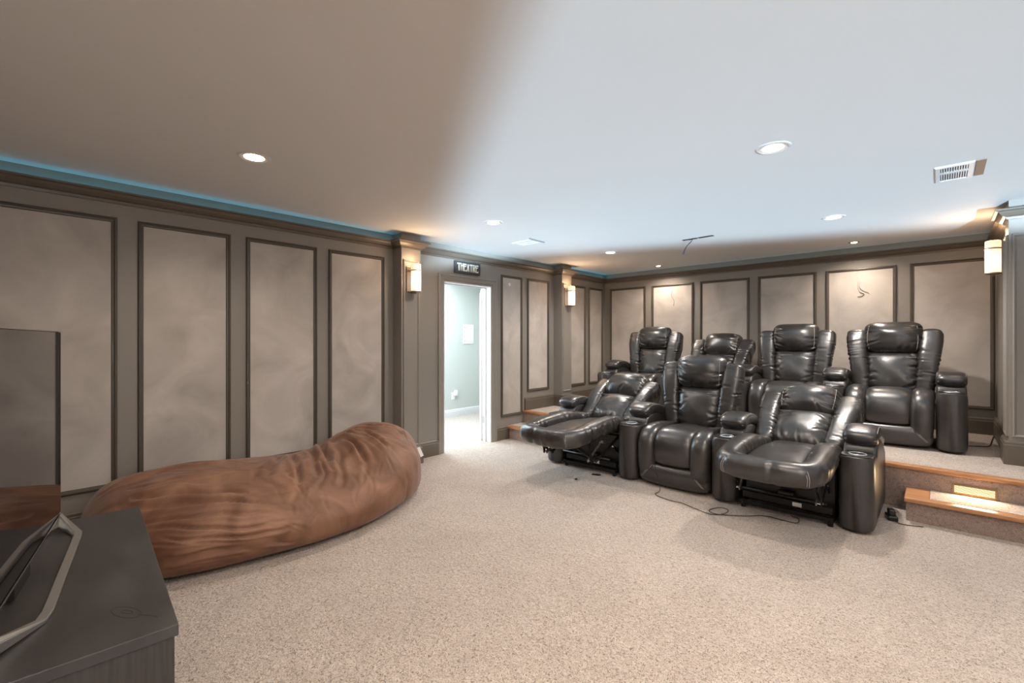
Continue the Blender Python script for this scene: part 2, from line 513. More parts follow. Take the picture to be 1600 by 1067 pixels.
# crown with an LED cove above it
CP = [(0.0, 2.30), (0.012, 2.30), (0.016, 2.318), (0.034, 2.326), (0.052, 2.345), (0.062, 2.360), (0.080, 2.364), (0.080, 2.378), (0.0, 2.378)]
pathL = [(XL, YF), (XL, 2.69), (PX, 2.69), (PX, 2.93), (XL, 2.93), (XL, 5.466), (PX, 5.466), (PX, 5.70), (XL, 5.70), (XL, YB)]
pathB = [(XL, YB), (XN, YB)]
NX, NY = XN - 0.03, YN - 0.03
pathR = [(XN, YB), (XN, YN + 0.22), (NX, YN + 0.22), (NX, NY), (XN + 0.24, NY), (XN + 0.24, YN), (XR, YN)]
full = pathL + pathB[1:] + pathR[1:]
def part_of(path, prof, i0, i1):
    """slice of the full mitred run so that corners meet"""
    bm = moulding(path, prof)
    return bm
struct('trim_1', moulding(full, CP), M['crown'])
NECK = [(0.0, 2.165), (0.010, 2.165), (0.012, 2.18), (0.0, 2.19)]
for nm, pth in (('trim_2', pathL[2:4]), ('trim_3', pathL[6:8])):
    pass
strip = [(0.022, 2.379), (0.034, 2.379), (0.034, 2.384), (0.022, 2.384)]
tag(obj('led_strip', moulding([(XL, YF), (XL, 2.66)], strip), M['led']), 'glowing cyan light strip in the crown cove along the left wall', 'light strip')
tag(obj('led_strip', moulding([(XL, 2.96), (XL, 5.44)], strip), M['led_dim']), 'pale blue light strip in the crown cove above the doorway', 'light strip')
tag(obj('led_strip', moulding([(XL, 5.73), (XL, YB - 0.04)], strip), M['led']), 'short cyan light strip in the crown cove by the far left corner', 'light strip')
tag(obj('led_strip', moulding([(XL + 0.05, YB), (XN - 0.03, YB)], strip), M['led_dim']), 'pale blue light strip in the crown cove along the back wall', 'light strip')

# baseboards
def bb(z, h=0.175, t=0.022):
    return [(0, z), (t, z), (t, z + h - 0.035), (t - 0.004, z + h - 0.03), (t - 0.004, z + h - 0.012), (t - 0.014, z + h), (0, z + h)]
struct('baseboard_left', moulding([(XL, YF), (XL, 2.69), (PX, 2.69), (PX, 2.93), (XL, 2.93), (XL, DY0 - 0.085)], bb(0)), M['crown'])
struct('baseboard_left_near_step', moulding([(XL, DY1 + 0.085), (XL, PY)], bb(0)), M['crown'])
struct('baseboard_left_platform', moulding([(XL, PY), (XL, 5.466), (PX, 5.466), (PX, 5.70), (XL, 5.70), (XL, YB)], bb(PZ)), M['crown'])
struct('baseboard_back', moulding([(XL, YB), (XN, YB)], bb(PZ)), M['crown'])
struct('baseboard_right', moulding([(XN, YB)] + pathR[1:], bb(PZ, 0.19, 0.03)), M['crown'])

# platform with steps
plat = struct('floor_platform', box(XL, XR, PY, YB, 0, PZ), M['carpet'])
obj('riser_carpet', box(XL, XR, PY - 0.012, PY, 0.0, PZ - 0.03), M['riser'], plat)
bm = box(XL, XR, PY - 0.03, PY + 0.05, PZ - 0.028, PZ + 0.004, 0.006)
obj('nosing', bm, M['oak'], plat)
for nm, x0, x1 in (('lower_step', -0.20, XR), ('lower_step', XL, -3.62)):
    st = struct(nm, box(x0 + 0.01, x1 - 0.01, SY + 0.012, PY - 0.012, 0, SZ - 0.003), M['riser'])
    obj('tread_carpet', box(x0 + 0.14 if x0 > -1 else x0, x1, SY + 0.05, PY - 0.012, SZ - 0.003, SZ + 0.006), M['carpet'], st)
    obj('nosing', box(x0, x1, SY - 0.02, SY + 0.055, SZ - 0.028, SZ + 0.004, 0.006), M['oak'], st)
    if x0 > -1:
        obj('end_board', box(x0, x0 + 0.14, SY + 0.055, PY - 0.012, SZ - 0.028, SZ + 0.003, 0.004), M['oak'], st)
    else:
        obj('end_board', box(x1 - 0.12, x1, SY + 0.055, PY - 0.012, SZ - 0.028, SZ + 0.003, 0.004), M['oak'], st)

# ------------------------------------------------------------------ doorway and hallway
door = struct('door_1', moulding([(0, 0), (1, 0)], [(0, 0), (0.001, 0), (0.001, 0.001), (0, 0.001)]), M['wall'])
bpy.data.objects.remove(door)
bm = bmesh.new()
cw = 0.085
def casing(bm):
    pr = [(0, 0), (0, 0.022), (0.02, 0.026), (0.03, 0.018), (0.065, 0.016), (0.085, 0.008), (0.085, 0)]
    ys = [(DY0 - cw, 0, 1, 0), (DY0 - cw, DZ + cw, 1, -1), (DY1 + cw, DZ + cw, -1, -1), (DY1 + cw, 0, -1, 0)]
    R = []
    for y, z, sy, sz in ys:
        R.append([bm.verts.new((XL + h, y + sy * d, z + sz * d)) for d, h in pr])
    k = len(pr)
    for a, b in zip(R, R[1:]):
        for j in range(k): bm.faces.new((a[j], a[(j + 1) % k], b[(j + 1) % k], b[j]))
    bm.faces.new(R[0]); bm.faces.new(R[-1][::-1])
casing(bm)
door = struct('door_1', bm, M['wall'])
bm = bmesh.new()
bx(bm, XL - 0.15, XL, DY0, DY0 + 0.015, 0, DZ); bx(bm, XL - 0.15, XL, DY1 - 0.015, DY1, 0, DZ); bx(bm, XL - 0.15, XL, DY0 + 0.015, DY1 - 0.015, DZ - 0.015, DZ)
bx(bm, XL - 0.10, XL - 0.085, DY0 + 0.015, DY0 + 0.027, 0, DZ - 0.015); bx(bm, XL - 0.10, XL - 0.085, DY1 - 0.027, DY1 - 0.015, 0, DZ - 0.015)
bx(bm, XL - 0.10, XL - 0.085, DY0 + 0.027, DY1 - 0.027, DZ - 0.027, DZ - 0.015)
obj('door_jamb', bm, M['white'], door)
hx, hy = XL - 0.165, DY1 - 0.005
ex, ey = -4.99, 4.64
dv = Vector((ex - hx, ey - hy, 0)).normalized(); dn = Vector((dv.y, -dv.x, 0)) * -1
Md = Matrix(((dv.x, dn.x, 0, hx), (dv.y, dn.y, 0, hy), (0, 0, 1, 0), (0, 0, 0, 1)))
bm = box(0, 0.76, -0.018, 0.018, 0.012, DZ - 0.02)
for z0, z1 in ((0.25, 0.95), (1.1, 1.85)):
    for s in (-1, 1):
        frame(bm, 0.5, z1 - z0, [(0, 0), (0.0, 0.006), (0.015, 0.004), (0.03, 0.0)],
              Matrix.Translation((0.38, s * 0.018, (z0 + z1) / 2)) @ (MY if s < 0 else Matrix(((1, 0, 0, 0), (0, 0, 1, 0), (0, 1, 0, 0), (0, 0, 0, 1)))))
bm.transform(Md)
leaf = obj('door_leaf', bm, M['white'], door)
leaf['label'] = 'white open door leaf in the hallway'
for z in (0.28, 1.05, 1.82):
    bm = bmesh.new()
    lathe(bm, [(0, -0.05), (0.008, -0.05), (0.008, 0.05), (0, 0.05)], 10, Matrix.Translation((hx + 0.008, hy + 0.0, z)))
    bx(bm, hx + 0.01, hx + 0.05, DY1 - 0.018, DY1 - 0.0145, z - 0.045, z + 0.045)
    obj('hinge', bm, M['silver'], leaf)
bm = bmesh.new()
lathe(bm, [(0, 0), (0.03, 0.002), (0.03, 0.008), (0.012, 0.012), (0.012, 0.035), (0.027, 0.045), (0.027, 0.06), (0, 0.066)], 20,
      Md @ Matrix.Translation((0.70, 0.018, 0.95)) @ Matrix.Rotation(-pi / 2, 4, 'X'))
bm.free()

HX = -6.15
struct('floor_hallway', box(HX, XL - 0.15, 1.2, 5.75, -0.1, 0), M['carpet'])
struct('ceiling_hallway', box(HX, XL - 0.15, 1.2, 5.75, ZC, ZC + 0.1), M['white'])
struct('wall_hallway', box(HX - 0.1, HX, 1.2, 5.75, 0, ZC), M['hall_wall'])
struct('wall_hallway_end', box(HX, XL - 0.15, 5.75, 5.85, 0, ZC), M['hall_wall'])
struct('wall_hallway_near', box(HX, XL - 0.15, 1.1, 1.2, 0, ZC), M['hall_wall'])
struct('baseboard_hallway', moulding([(HX, 1.2), (HX, 5.75), (XL - 0.15, 5.75)], bb(0, 0.13, 0.016)), M['white'])
t = thing('electrical_panel', 'small white electrical panel on the hallway wall seen through the doorway', 'electrical panel', (HX, 5.41, 1.43))
obj('panel_box', box(0, 0.012, -0.125, 0.125, -0.17, 0.17, 0.003), M['plastic'], t)
obj('panel_door', box(0.012, 0.020, -0.075, 0.105, -0.135, 0.145, 0.003), M['plastic'], t)
bm = bmesh.new()
for z in (-0.11, -0.04, 0.04, 0.12): bx(bm, 0.012, 0.022, -0.108, -0.09, z - 0.012, z + 0.012)
obj('latch', bm, M['chrome'], t)
t = thing('wall_outlet', 'white wall outlet low on the hallway wall', 'outlet', (HX, 5.06, 0.36))
obj('outlet_plate', box(0, 0.006, -0.04, 0.04, -0.062, 0.062, 0.002), M['plastic'], t)
bm = bmesh.new()
for z in (-0.022, 0.022): bx(bm, 0.006, 0.009, -0.017, 0.017, z - 0.014, z + 0.014, 0.001)
obj('receptacle', bm, M['plastic'], t)
t = tag(obj('plug_in_freshener', box(0.008, 0.05, 0.01, 0.07, -0.0, 0.10, 0.012), M['plastic'], loc=(HX, 5.06, 0.36), smooth=True),
        'small white plug-in device in the hallway outlet', 'plug')

# theatre sign
t = thing('theatre_sign', 'small dark sign reading THEATRE above the doorway', 'sign', (XL, 3.725, 2.215))
obj('sign_board', box(0.0, 0.035, -0.205, 0.205, -0.072, 0.072, 0.004), M['sign'], t)
X0 = -0.175
LET = {'T': [(0, .86, .56, 1, 0), (.2, .36, 0, .9, 1)]}
def letters(bm, word, x, z0, h, w, gap, depth0, depth1):
    s = 0.22 * w
    def q(pts):   # quad in letter plane, local (y, z)
        f = [bm.verts.new((depth0, a, b)) for a, b in pts]; g = [bm.verts.new((depth1, a, b)) for a, b in pts]
        bm.faces.new(f); bm.faces.new(g[::-1])
        for i in range(len(pts)): bm.faces.new((f[i], f[(i + 1) % len(pts)], g[(i + 1) % len(pts)], g[i]))
    def r(a0, a1, b0, b1): q([(x + a0 * w, z0 + b0 * h), (x + a1 * w, z0 + b0 * h), (x + a1 * w, z0 + b1 * h), (x + a0 * w, z0 + b1 * h)])
    st = 0.25; bt = 0.13
    for ch in word:
        if ch == 'T':
            r(-0.15, 1.15, 1 - bt, 1); r(0.5 - st / 2, 0.5 + st / 2, 0, 1 - bt)
            q([(x - 0.15 * w, z0 + (1 - bt) * h), (x - 0.15 * w, z0 + 0.78 * h), (x - 0.02 * w, z0 + (1 - bt) * h)])
        elif ch == 'H':
            r(0, st, 0, 1); r(1 - st, 1, 0, 1); r(st, 1 - st, 0.62, 0.62 + bt)
        elif ch == 'E':
            r(0, st, 0, 1); r(st, 1, 0, bt); r(st, 1, 1 - bt, 1); r(st, 0.8, 0.58, 0.58 + bt)
            q([(x + w, z0 + bt * h), (x + w, z0 + 0.25 * h), (x + 0.85 * w, z0 + bt * h)])
            q([(x + w, z0 + (1 - bt) * h), (x + 0.85 * w, z0 + (1 - bt) * h), (x + w, z0 + 0.76 * h)])
        elif ch == 'A':
            q([(x, z0), (x + st * w, z0), (x + 0.62 * w, z0 + h), (x + 0.38 * w, z0 + h)])
            q([(x + w, z0), (x + 0.62 * w, z0 + h), (x + 0.42 * w, z0 + h * 0.98), (x + (1 - st) * w, z0)])
            r(0.25, 0.75, 0.2, 0.2 + bt)
        elif ch == 'R':
            r(0, st, 0, 1); r(st, 0.8, 1 - bt, 1); r(st, 0.8, 0.5, 0.5 + bt)
            q([(x + 0.78 * w, z0 + 0.5 * h), (x + w, z0 + 0.62 * h), (x + w, z0 + 0.9 * h), (x + 0.78 * w, z0 + h), (x + 0.72 * w, z0 + 0.8 * h), (x + 0.72 * w, z0 + 0.66 * h)])
            q([(x + 0.4 * w, z0 + 0.5 * h), (x + 0.65 * w, z0 + 0.5 * h), (x + w, z0), (x + (1 - st) * w, z0)])
        x += w * (1 + gap)
    return bm
obj('lettering', letters(bmesh.new(), 'THEATRE', -0.172, -0.046, 0.092, 0.0405, 0.20, 0.034, 0.044), M['cream'], t)

# ------------------------------------------------------------------ ceiling fixtures
def downlight(x, y, r, w, col, label):
    t = thing('downlight', label, 'ceiling light', (x, y, ZC), 0, None)
    bm = bmesh.new()
    lathe(bm, [(r * 0.8, -0.002), (r * 0.84, -0.006), (r, -0.004), (r + 0.004, 0.0)], 40)
    obj('trim_ring', bm, M['reflector'], t, smooth=True)
    bm = bmesh.new()
    lathe(bm, [(r * 0.8, -0.004), (r * 0.70, -0.0025), (r * 0.55, -0.0015)], 40)
    obj('reflector', bm, M['reflector'], t, smooth=True)
    bm = bmesh.new()
    lathe(bm, [(r * 0.62, -0.0035), (r * 0.5, -0.006), (0, -0.008)], 32)
    obj('lens', bm, M['lamp_on'], t, smooth=True)
    l = light('downlight_beam', 'SPOT', (x, y, ZC - 0.02), w, col, (0, 0, -1), spot_size=radians(150), spot_blend=0.6, shadow_soft_size=r * 0.6)
    return t
labels = ['recessed ceiling light above the brown bean bag', None, 'brightest recessed ceiling light, nearest on the right of the ceiling',
          'recessed ceiling light above the right end of the recliners', 'recessed ceiling light before the doorway, left of the ceiling vent',
          'recessed ceiling light above the left end of the recliners']
for (x, y, r, w, col), lab in zip(DOWN, labels):
    downlight(x, y, r, w, col, lab or 'recessed ceiling light over the open carpet, just above the frame')
for (x, y), lab in zip(SPOTS, ['small warm spotlight in the ceiling near the far left corner', 'small warm starry spotlight in the ceiling before the back wall at right']):
    t = thing('spotlight', lab, 'ceiling light', (x, y, ZC))
    bm = bmesh.new(); lathe(bm, [(0.028, -0.003), (0.05, -0.007), (0.055, 0.0)], 32); obj('trim_ring', bm, M['bronze'], t, smooth=True)
    bm = bmesh.new(); lathe(bm, [(0.03, -0.005), (0.02, -0.01), (0, -0.012)], 24); obj('lens', bm, M['spot_on'], t, smooth=True)
    light('spotlight_beam', 'SPOT', (x, y, ZC - 0.02), 48, (1.0, 0.84, 0.70), (0, 0.0, -1), spot_size=radians(150), spot_blend=0.8, shadow_soft_size=0.03)

def vent(x, y, rz, n, L_, W_, label, flap=False):
    t = thing('ceiling_vent', label, 'vent', (x, y, ZC), rz)
    bm = bmesh.new()
    frame(bm, L_, W_, [(0, 0), (0.0, -0.004), (0.006, -0.010), (0.028, -0.010), (0.030, 0.0)], Matrix())
    obj('vent_frame', bm, M['white'], t)
    obj('backing', box(-L_ / 2 + 0.02, L_ / 2 - 0.02, -W_ / 2 + 0.02, W_ / 2 - 0.02, -0.002, 0.0), M['slot'], t)
    il = L_ - 0.06
    me = None
    for i in range(n):
        cx = -il / 2 + il * (i + 0.5) / n
        if me is None:
            bm = box(-il / n * 0.27, il / n * 0.27, -W_ / 2 + 0.03, W_ / 2 - 0.045, -0.010, -0.003)
            s = obj('slat', bm, M['white'], t); me = s.data
        else:
            s = bpy.data.objects.new('slat', me); C.objects.link(s); s.parent = t
        s.location = (cx, 0, 0)
    return t
v = vent(0.062, 4.24, 0, 11, 0.19, 0.38, 'white slatted ceiling vent with a brown flap at its end, near the right edge')
obj('flap', box(0.10, 0.145, -0.19, 0.17, -0.006, -0.002), mat('brown_flap', (0.30, 0.20, 0.14), 0.7), v)  # flat brown strip along the side of the vent
obj('cross_bar', box(-0.067, 0.067, -0.055, -0.02, -0.011, -0.003), M['white'], v)
v = vent(-3.47, 3.95, radians(0), 6, 0.30, 0.20, 'flat white ceiling vent near the doorway')
obj('slit_shade', box(0.152, 0.166, -0.14, 0.12, -0.012, 0.0), mat('grey_edge', (0.18, 0.19, 0.20), 0.6), v)  # grey bar put in as the shade of a slit beside the vent
t = thing('ceiling_mount_plate', 'black slotted mount in the ceiling with a cable hanging from it', 'ceiling mount', (-1.95, 5.06, ZC), radians(-3))
obj('slot_plate', box(-0.17, -0.008, -0.022, 0.022, -0.006, 0.0, 0.002), M['dark_plastic'], t)
obj('slot_plate', box(0.008, 0.17, -0.022, 0.022, -0.006, 0.0, 0.002), M['dark_plastic'], t)
obj('hanging_cable', cord(bmesh.new(), [(-0.06, 0, -0.003), (-0.07, -0.01, -0.03), (-0.11, -0.03, -0.08), (-0.14, -0.04, -0.14)], 0.005), M['cable'], t, smooth=True)
obj('connector', cord(bmesh.new(), [(-0.14, -0.04, -0.14), (-0.145, -0.042, -0.165)], 0.009), mat('blue_connector', (0.12, 0.14, 0.4), 0.4), t, smooth=True)

# ------------------------------------------------------------------ sconces
def sconce(x, y, z, rz, label, watts=9):
    t = thing('wall_sconce', label, 'wall lamp', (x, y, z), rz)
    obj('back_plate', box(0, 0.016, -0.062, 0.062, -0.145, 0.125, 0.004), M['bronze'], t)
    bm = bmesh.new()
    R, H = 0.052, 0.145
    lathe(bm, [(0.0, -H), (R - 0.006, -H), (R, -H + 0.006), (R, H - 0.004), (R - 0.004, H), (R - 0.006, H - 0.01), (R - 0.006, -H + 0.02)], 40)
    obj('glass_shade', bm, M['opal'], t, smooth=True, loc=(0.088, 0, 0))
    bm = bmesh.new()
    lathe(bm, [(R, 0.0), (R + 0.004, 0.0), (R + 0.004, 0.012), (R, 0.012)], 40, Matrix.Translation((0.088, 0, 0.070)))
    obj('band', bm, M['bronze'], t, smooth=True)
    bm = bmesh.new()
    lathe(bm, [(0, 0), (0.012, 0), (0.014, 0.008), (R * 0.7, 0.012), (R + 0.003, 0.02), (R + 0.003, 0.028), (0, 0.028)], 32, Matrix.Translation((0.088, 0, -H - 0.022)))
    obj('bottom_cap', bm, M['bronze'], t, smooth=True)
    bm = bmesh.new()
    bx(bm, 0.014, 0.09, -0.006, 0.006, -H - 0.018, -H - 0.004)
    bx(bm, 0.014, 0.036, -0.05, -0.042, 0.070, 0.082); bx(bm, 0.014, 0.036, 0.042, 0.05, 0.070, 0.082)
    obj('bracket', bm, M['bronze'], t)
    v = Matrix.Rotation(rz, 3, 'Z') @ Vector((0.088, 0, 0))
    light('sconce_bulb', 'POINT', (x + v.x, y + v.y, z + 0.19), watts * 0.22, (1.0, 0.66, 0.40), shadow_soft_size=0.05)
    v2 = Matrix.Rotation(rz, 3, 'Z') @ Vector((0.19, 0, 0))
    light('sconce_bulb', 'POINT', (x + v2.x, y + v2.y, z), watts * 0.45, (1.0, 0.66, 0.40), shadow_soft_size=0.06)
    return t
sconce(PX, 2.81, 1.985, 0, 'wall sconce on the pilaster left of the doorway')
sconce(PX, 5.583, 1.985, 0, 'wall sconce on the far pilaster near the back left corner')
sconce(XN, 5.90, 2.07, pi, 'wall sconce at the right edge beside the corner pillar')

# step light
t = thing('step_light', 'lit louvred brass step light in the platform riser', 'step light', (0.178, PY - 0.012, 0.218))
bm = bmesh.new(); frame(bm, 0.235, 0.078, [(0, 0), (0, 0.008), (0.010, 0.008), (0.012, 0.0)], MY); obj('frame', bm, M['brass'], t)
obj('lens', box(-0.108, 0.108, -0.002, 0.0, -0.03, 0.03), M['step_on'], t)
me = None
for i in range(8):
    z = -0.0265 + i * 0.0076
    if me is None:
        s = obj('louvre', box(-0.108, 0.108, -0.009, -0.003, -0.0018, 0.0018), M['brass'], t); me = s.data
    else:
        s = bpy.data.objects.new('louvre', me); C.objects.link(s); s.parent = t
    s.location = (0, 0, z)
light('step_light_bulb', 'AREA', (0.178, PY - 0.04, 0.225), 2.2, (1.0, 0.68, 0.38), (0, -1, -0.35), shape='RECTANGLE', size=0.2, size_y=0.05)

# ------------------------------------------------------------------ recliners
def nz(p, s=1.0, o=0.0):
    return noise.noise(Vector((p[0] * s + o, p[1] * s + o * 1.7, p[2] * s - o)))

def fold_disp(amp, freq, seed, lo=0.03, hi=0.97, count=None):
    """creases gathered across a sewn roll, strongest at its seams"""
    rnd = random.Random(int(seed * 1000) + 17)
    cr = []
    for _ in range(count or int(freq * 2.2)):
        c = rnd.uniform(lo, hi)
        cr.append((c, rnd.choice((0.0, pi)) + rnd.uniform(-0.5, 0.5), rnd.uniform(0.8, 1.7), rnd.uniform(0.35, 1.0), rnd.uniform(-0.03, 0.03) * 8 / freq, rnd.uniform(0.010, 0.019) * 8 / freq))
    def d(s, ph, p):
        t_ = 0.0
        for c, pc_, span, dep, slant, w_ in cr:
            da = (ph - pc_ + pi) % (2 * pi) - pi
            if abs(da) > span: continue
            x = (s - c - slant * da / span) / w_
            if abs(x) > 4: continue
            k_ = cos(da / span * pi / 2)
            t_ += dep * k_ * (-math.exp(-x * x) + 0.45 * math.exp(-((abs(x) - 2) / 1.2) ** 2))
        n_ = noise.noise(Vector((s * freq * 0.5 + seed, sin(ph) * 0.8, cos(ph) * 0.8)))
        return amp * (0.9 * t_ + 0.9 * n_)
    return d

def pillow(bm, w0, w1, h, T, M_, nu=72, nv=64, p=3.2, back=0.45, wr=0.004, seed=0.0, corner=0.05, sag=0.0, q=0.5):
    """sewn cushion lying in local x (width) / z (height), bulging to -y"""
    rnd = random.Random(int(seed * 100) + 5)
    CRS = []
    for _ in range(22):
        sd = rnd.random()
        if sd < 0.42: c = (-1, rnd.uniform(-0.95, 0.9)); a = rnd.uniform(-0.7, 0.7)
        elif sd < 0.84: c = (1, rnd.uniform(-0.95, 0.9)); a = pi + rnd.uniform(-0.7, 0.7)
        else: c = (rnd.uniform(-0.8, 0.8), -1); a = pi / 2 + rnd.uniform(-0.6, 0.6)
        CRS.append((c[0], c[1], cos(a), sin(a), rnd.uniform(0.25, 0.75), rnd.uniform(0.5, 1.2), rnd.uniform(0.04, 0.075)))
    def pt(i, j, side):
        u = -1 + 2 * i / nu; v = -1 + 2 * j / nv
        # denser at the rim
        u = math.copysign(1 - (1 - abs(u)) ** 1.5, u); v = math.copysign(1 - (1 - abs(v)) ** 1.5, v)
        w = (w0 + (w1 - w0) * (v + 1) / 2) / 2
        # rounded corners
        cu = 1 - corner * abs(v) ** 6; cv = 1 - corner * abs(u) ** 6
        x = u * w * cu; z = v * h / 2 * cv
        prof = (max(0, 1 - abs(u) ** p)) ** q * (max(0, 1 - abs(v) ** p)) ** q
        y = -T * prof * (1 if side else -back)
        e = max(abs(u), abs(v))
        if side and wr:
            g = noise.noise(Vector((u * 1.5 + seed, v * 1.6, seed)))
            t_ = 0.0
            for c0, c1, dx_, dy_, ln, dep, w_ in CRS:
                a_ = (u - c0) * dx_ + (v - c1) * dy_
                if a_ < 0 or a_ > ln: continue
                q_ = ((u - c0) * dy_ - (v - c1) * dx_ + 0.03 * sin(a_ * 7)) / w_
                if abs(q_) > 4: continue
                t_ += dep * (1 - a_ / ln) ** 0.7 * (math.exp(-q_ * q_) - 0.5 * math.exp(-((abs(q_) - 2) / 1.2) ** 2))
            y += wr * (1.6 * t_ - 1.6 * g) * min(1, prof * 3)
        z -= sag * (1 - v * v) * 0
        return M_ @ Vector((x, y, z))
    F = [[bm.verts.new(pt(i, j, True)) for j in range(nv + 1)] for i in range(nu + 1)]
    Bk = [[F[i][j] if i in (0, nu) or j in (0, nv) else bm.verts.new(pt(i, j, False)) for j in range(nv + 1)] for i in range(nu + 1)]
    for i in range(nu):
        for j in range(nv):
            bm.faces.new((F[i][j], F[i + 1][j], F[i + 1][j + 1], F[i][j + 1]))
            bm.faces.new((Bk[i][j], Bk[i][j + 1], Bk[i + 1][j + 1], Bk[i + 1][j]))
    return bm

def armrest(root, xc, side=None):
    """console arm: body, cup holder, curved pad"""
    padp = [(0.235, 0.588), (0.29, 0.628), (0.39, 0.646), (0.51, 0.634), (0.63, 0.596), (0.75, 0.545), (0.87, 0.475)]
    def top(y):
        if y < 0.235: return 0.528
        for (a, za), (b, zb) in zip(padp, padp[1:]):
            if y <= b: return max(za + (zb - za) * (y - a) / (b - a) - 0.035, 0.40)
        return 0.43
    bm = bmesh.new(); R = []
    ys = [0.0, 0.004, 0.012, 0.025, 0.045, 0.07, 0.10, 0.15, 0.20, 0.232, 0.242] + [0.26 + 0.04 * i for i in range(15)] + [0.845, 0.86, 0.868]
    for y in ys:
        e = max(0.0, 1 - y / 0.085)
        hw = 0.103 * (1 - e ** 3.0) ** (1 / 2.2) if e < 1 else 0.02
        hw = max(hw, 0.03)
        if y > 0.84: hw *= (1 - (y - 0.84) * 8)
        zt = top(y); zb = 0.022
        zc, hz = (zt + zb) / 2, (zt - zb) / 2
        ring = []
        bulge = 0.0
        for k in range(40):
            ph = 2 * pi * k / 40; c_, s_ = cos(ph), sin(ph)
            n = 11
            X = hw * math.copysign(abs(c_) ** (2 / n), c_); Z = hz * math.copysign(abs(s_) ** (2 / n), s_)
            ring.append(bm.verts.new((xc + X, y, zc + Z)))
        R.append(ring)
    for a, b in zip(R, R[1:]):
        for k in range(40): bm.faces.new((a[k], a[(k + 1) % 40], b[(k + 1) % 40], b[k]))
    bm.faces.new(R[0][::-1]); bm.faces.new(R[-1])
    a = obj('armrest', bm, M['leather_smooth'], root, smooth=True)
    # pad
    bm = bmesh.new()
    tube(bm, [(xc, y, z) for y, z in padp], [(0, 0.106), (0.7, 0.106), (1, 0.09)], [(0, 0.058), (0.4, 0.056), (1, 0.035)], n=3.4, seg=36, rings=34, cap=0.045, W=(1, 0, 0),
         disp=fold_disp(0.0012, 6, xc * 3 + 1))
    obj('arm_pad', bm, M['leather'], a, smooth=True)
    # stitching along both edges of the pad
    bm = bmesh.new()
    for sx in (-1, 1):
        for off in (0.0965, 0.089):
            cord(bm, [(xc + sx * off, y, z + 0.043) for y, z in ((0.25, 0.578), (0.265, 0.605),) + tuple(padp[1:-1])], 0.0013, 4, 5)
    cord(bm, [(xc - 0.095, 0.238, 0.612), (xc, 0.228, 0.618), (xc + 0.095, 0.238, 0.612)], 0.0013, 4, 5)
    obj('stitching', bm, M['thread'], a, smooth=True)
    # cup holder
    bm = bmesh.new()
    Mc = Matrix.Translation((xc, 0.118, 0.529))
    lathe(bm, [(0.047, -0.03), (0.040, -0.03), (0.043, 0.003), (0.046, 0.008), (0.053, 0.007), (0.056, 0.0015), (0.056, -0.004)], 40, Mc)
    c = obj('cup_holder', bm, M['cup'], a, smooth=True)
    bm = bmesh.new()
    P_ = [(0.0 + 0.088 * cos(t_), 0.090 + 0.079 * sin(t_)) for t_ in [2 * pi * i / 36 for i in range(36)]]
    prism(bm, [(xc + 0.09 * math.copysign(abs(cos(t_)) ** 0.55, cos(t_)), 0.112 + 0.100 * math.copysign(abs(sin(t_)) ** 0.55, sin(t_))) for t_ in [2 * pi * i / 40 for i in range(40)]], 0.526, 0.533)
    obj('console_top', bm, M['dark_plastic'], a)
    bm = bmesh.new(); lathe(bm, [(0.0425, 0.006), (0.0, 0.006)], 32, Mc)
    obj('cup_well', bm, M['dark_plastic'], a)
    return a

def backrest(root, pivot, angle, seed=0.0, slump=0.0):
    A = Matrix.Translation(pivot) @ Matrix.Rotation(-angle, 4, 'X')
    # A maps local back frame (x right, y depth, z up the back) into the chair
    bm = bmesh.new()
    # rear shell
    outl = [(-0.24, 0.0), (0.24, 0.0), (0.30, 0.2), (0.35, 0.45), (0.345, 0.62), (0.2, 0.655), (-0.2, 0.655), (-0.345, 0.62), (-0.35, 0.45), (-0.30, 0.2)]
    prism(bm, outl, 0, 0.07, A @ Matrix(((1, 0, 0, 0), (0, 0, 1, 0.05), (0, 1, 0, -0.03), (0, 0, 0, 1))))
    b = obj('backrest', bm, M['leather_smooth'], root)
    # wings
    for s in (-1, 1):
        bm = bmesh.new()
        tube(bm, [(s * 0.245, 0.00, -0.03), (s * 0.262, -0.01, 0.14), (s * 0.283, -0.02, 0.34), (s * 0.296, -0.02, 0.50), (s * 0.300, 0.0, 0.645)],
             [(0, 0.070), (0.35, 0.080), (0.8, 0.092), (1, 0.090)], [(0, 0.07), (0.5, 0.090), (1, 0.080)], n=3.2, seg=48, rings=130, cap=0.05, W=(1, 0, 0), M_=A,
             disp=fold_disp(0.0085, 8, seed + s * 2.3, count=24))
        obj('side_bolster', bm, M['leather'], b, smooth=True)
    # lower back cushion
    bm = bmesh.new()
    pillow(bm, 0.40, 0.46, 0.44, 0.115, A @ Matrix.Translation((0, 0.0, 0.195)), seed=seed + 5, wr=0.006, p=3.0, corner=0.05)
    obj('back_cushion', bm, M['leather'], b, smooth=True)
    bm = bmesh.new()
    cord(bm, [(x, -0.095 + 2.2 * abs(x) ** 3.3 , 0.335) for x in [-0.19 + 0.38 * i / 12 for i in range(13)]], 0.0013, 4, 2, A)
    obj('stitching', bm, M['thread'], b)
    # head pillow
    bm = bmesh.new()
    Ap = A @ Matrix.Translation((0, -0.03, 0.552)) @ Matrix.Rotation(radians(8), 4, 'X')
    pillow(bm, 0.47, 0.48, 0.335, 0.165, Ap, seed=seed + 9, wr=0.007, p=2.3, corner=0.13, back=0.55, q=0.5)
    hp = obj('head_pillow', bm, M['leather'], b, smooth=True)
    bm = bmesh.new()
    for s in (-1, 1):
        cord(bm, [(s * 0.19, -0.072, -0.125), (s * 0.20, -0.098, -0.05), (s * 0.20, -0.098, 0.05), (s * 0.19, -0.072, 0.125)], 0.0016, 4, 5, Ap)
    obj('stitching', bm, M['thread'], b)
    return b

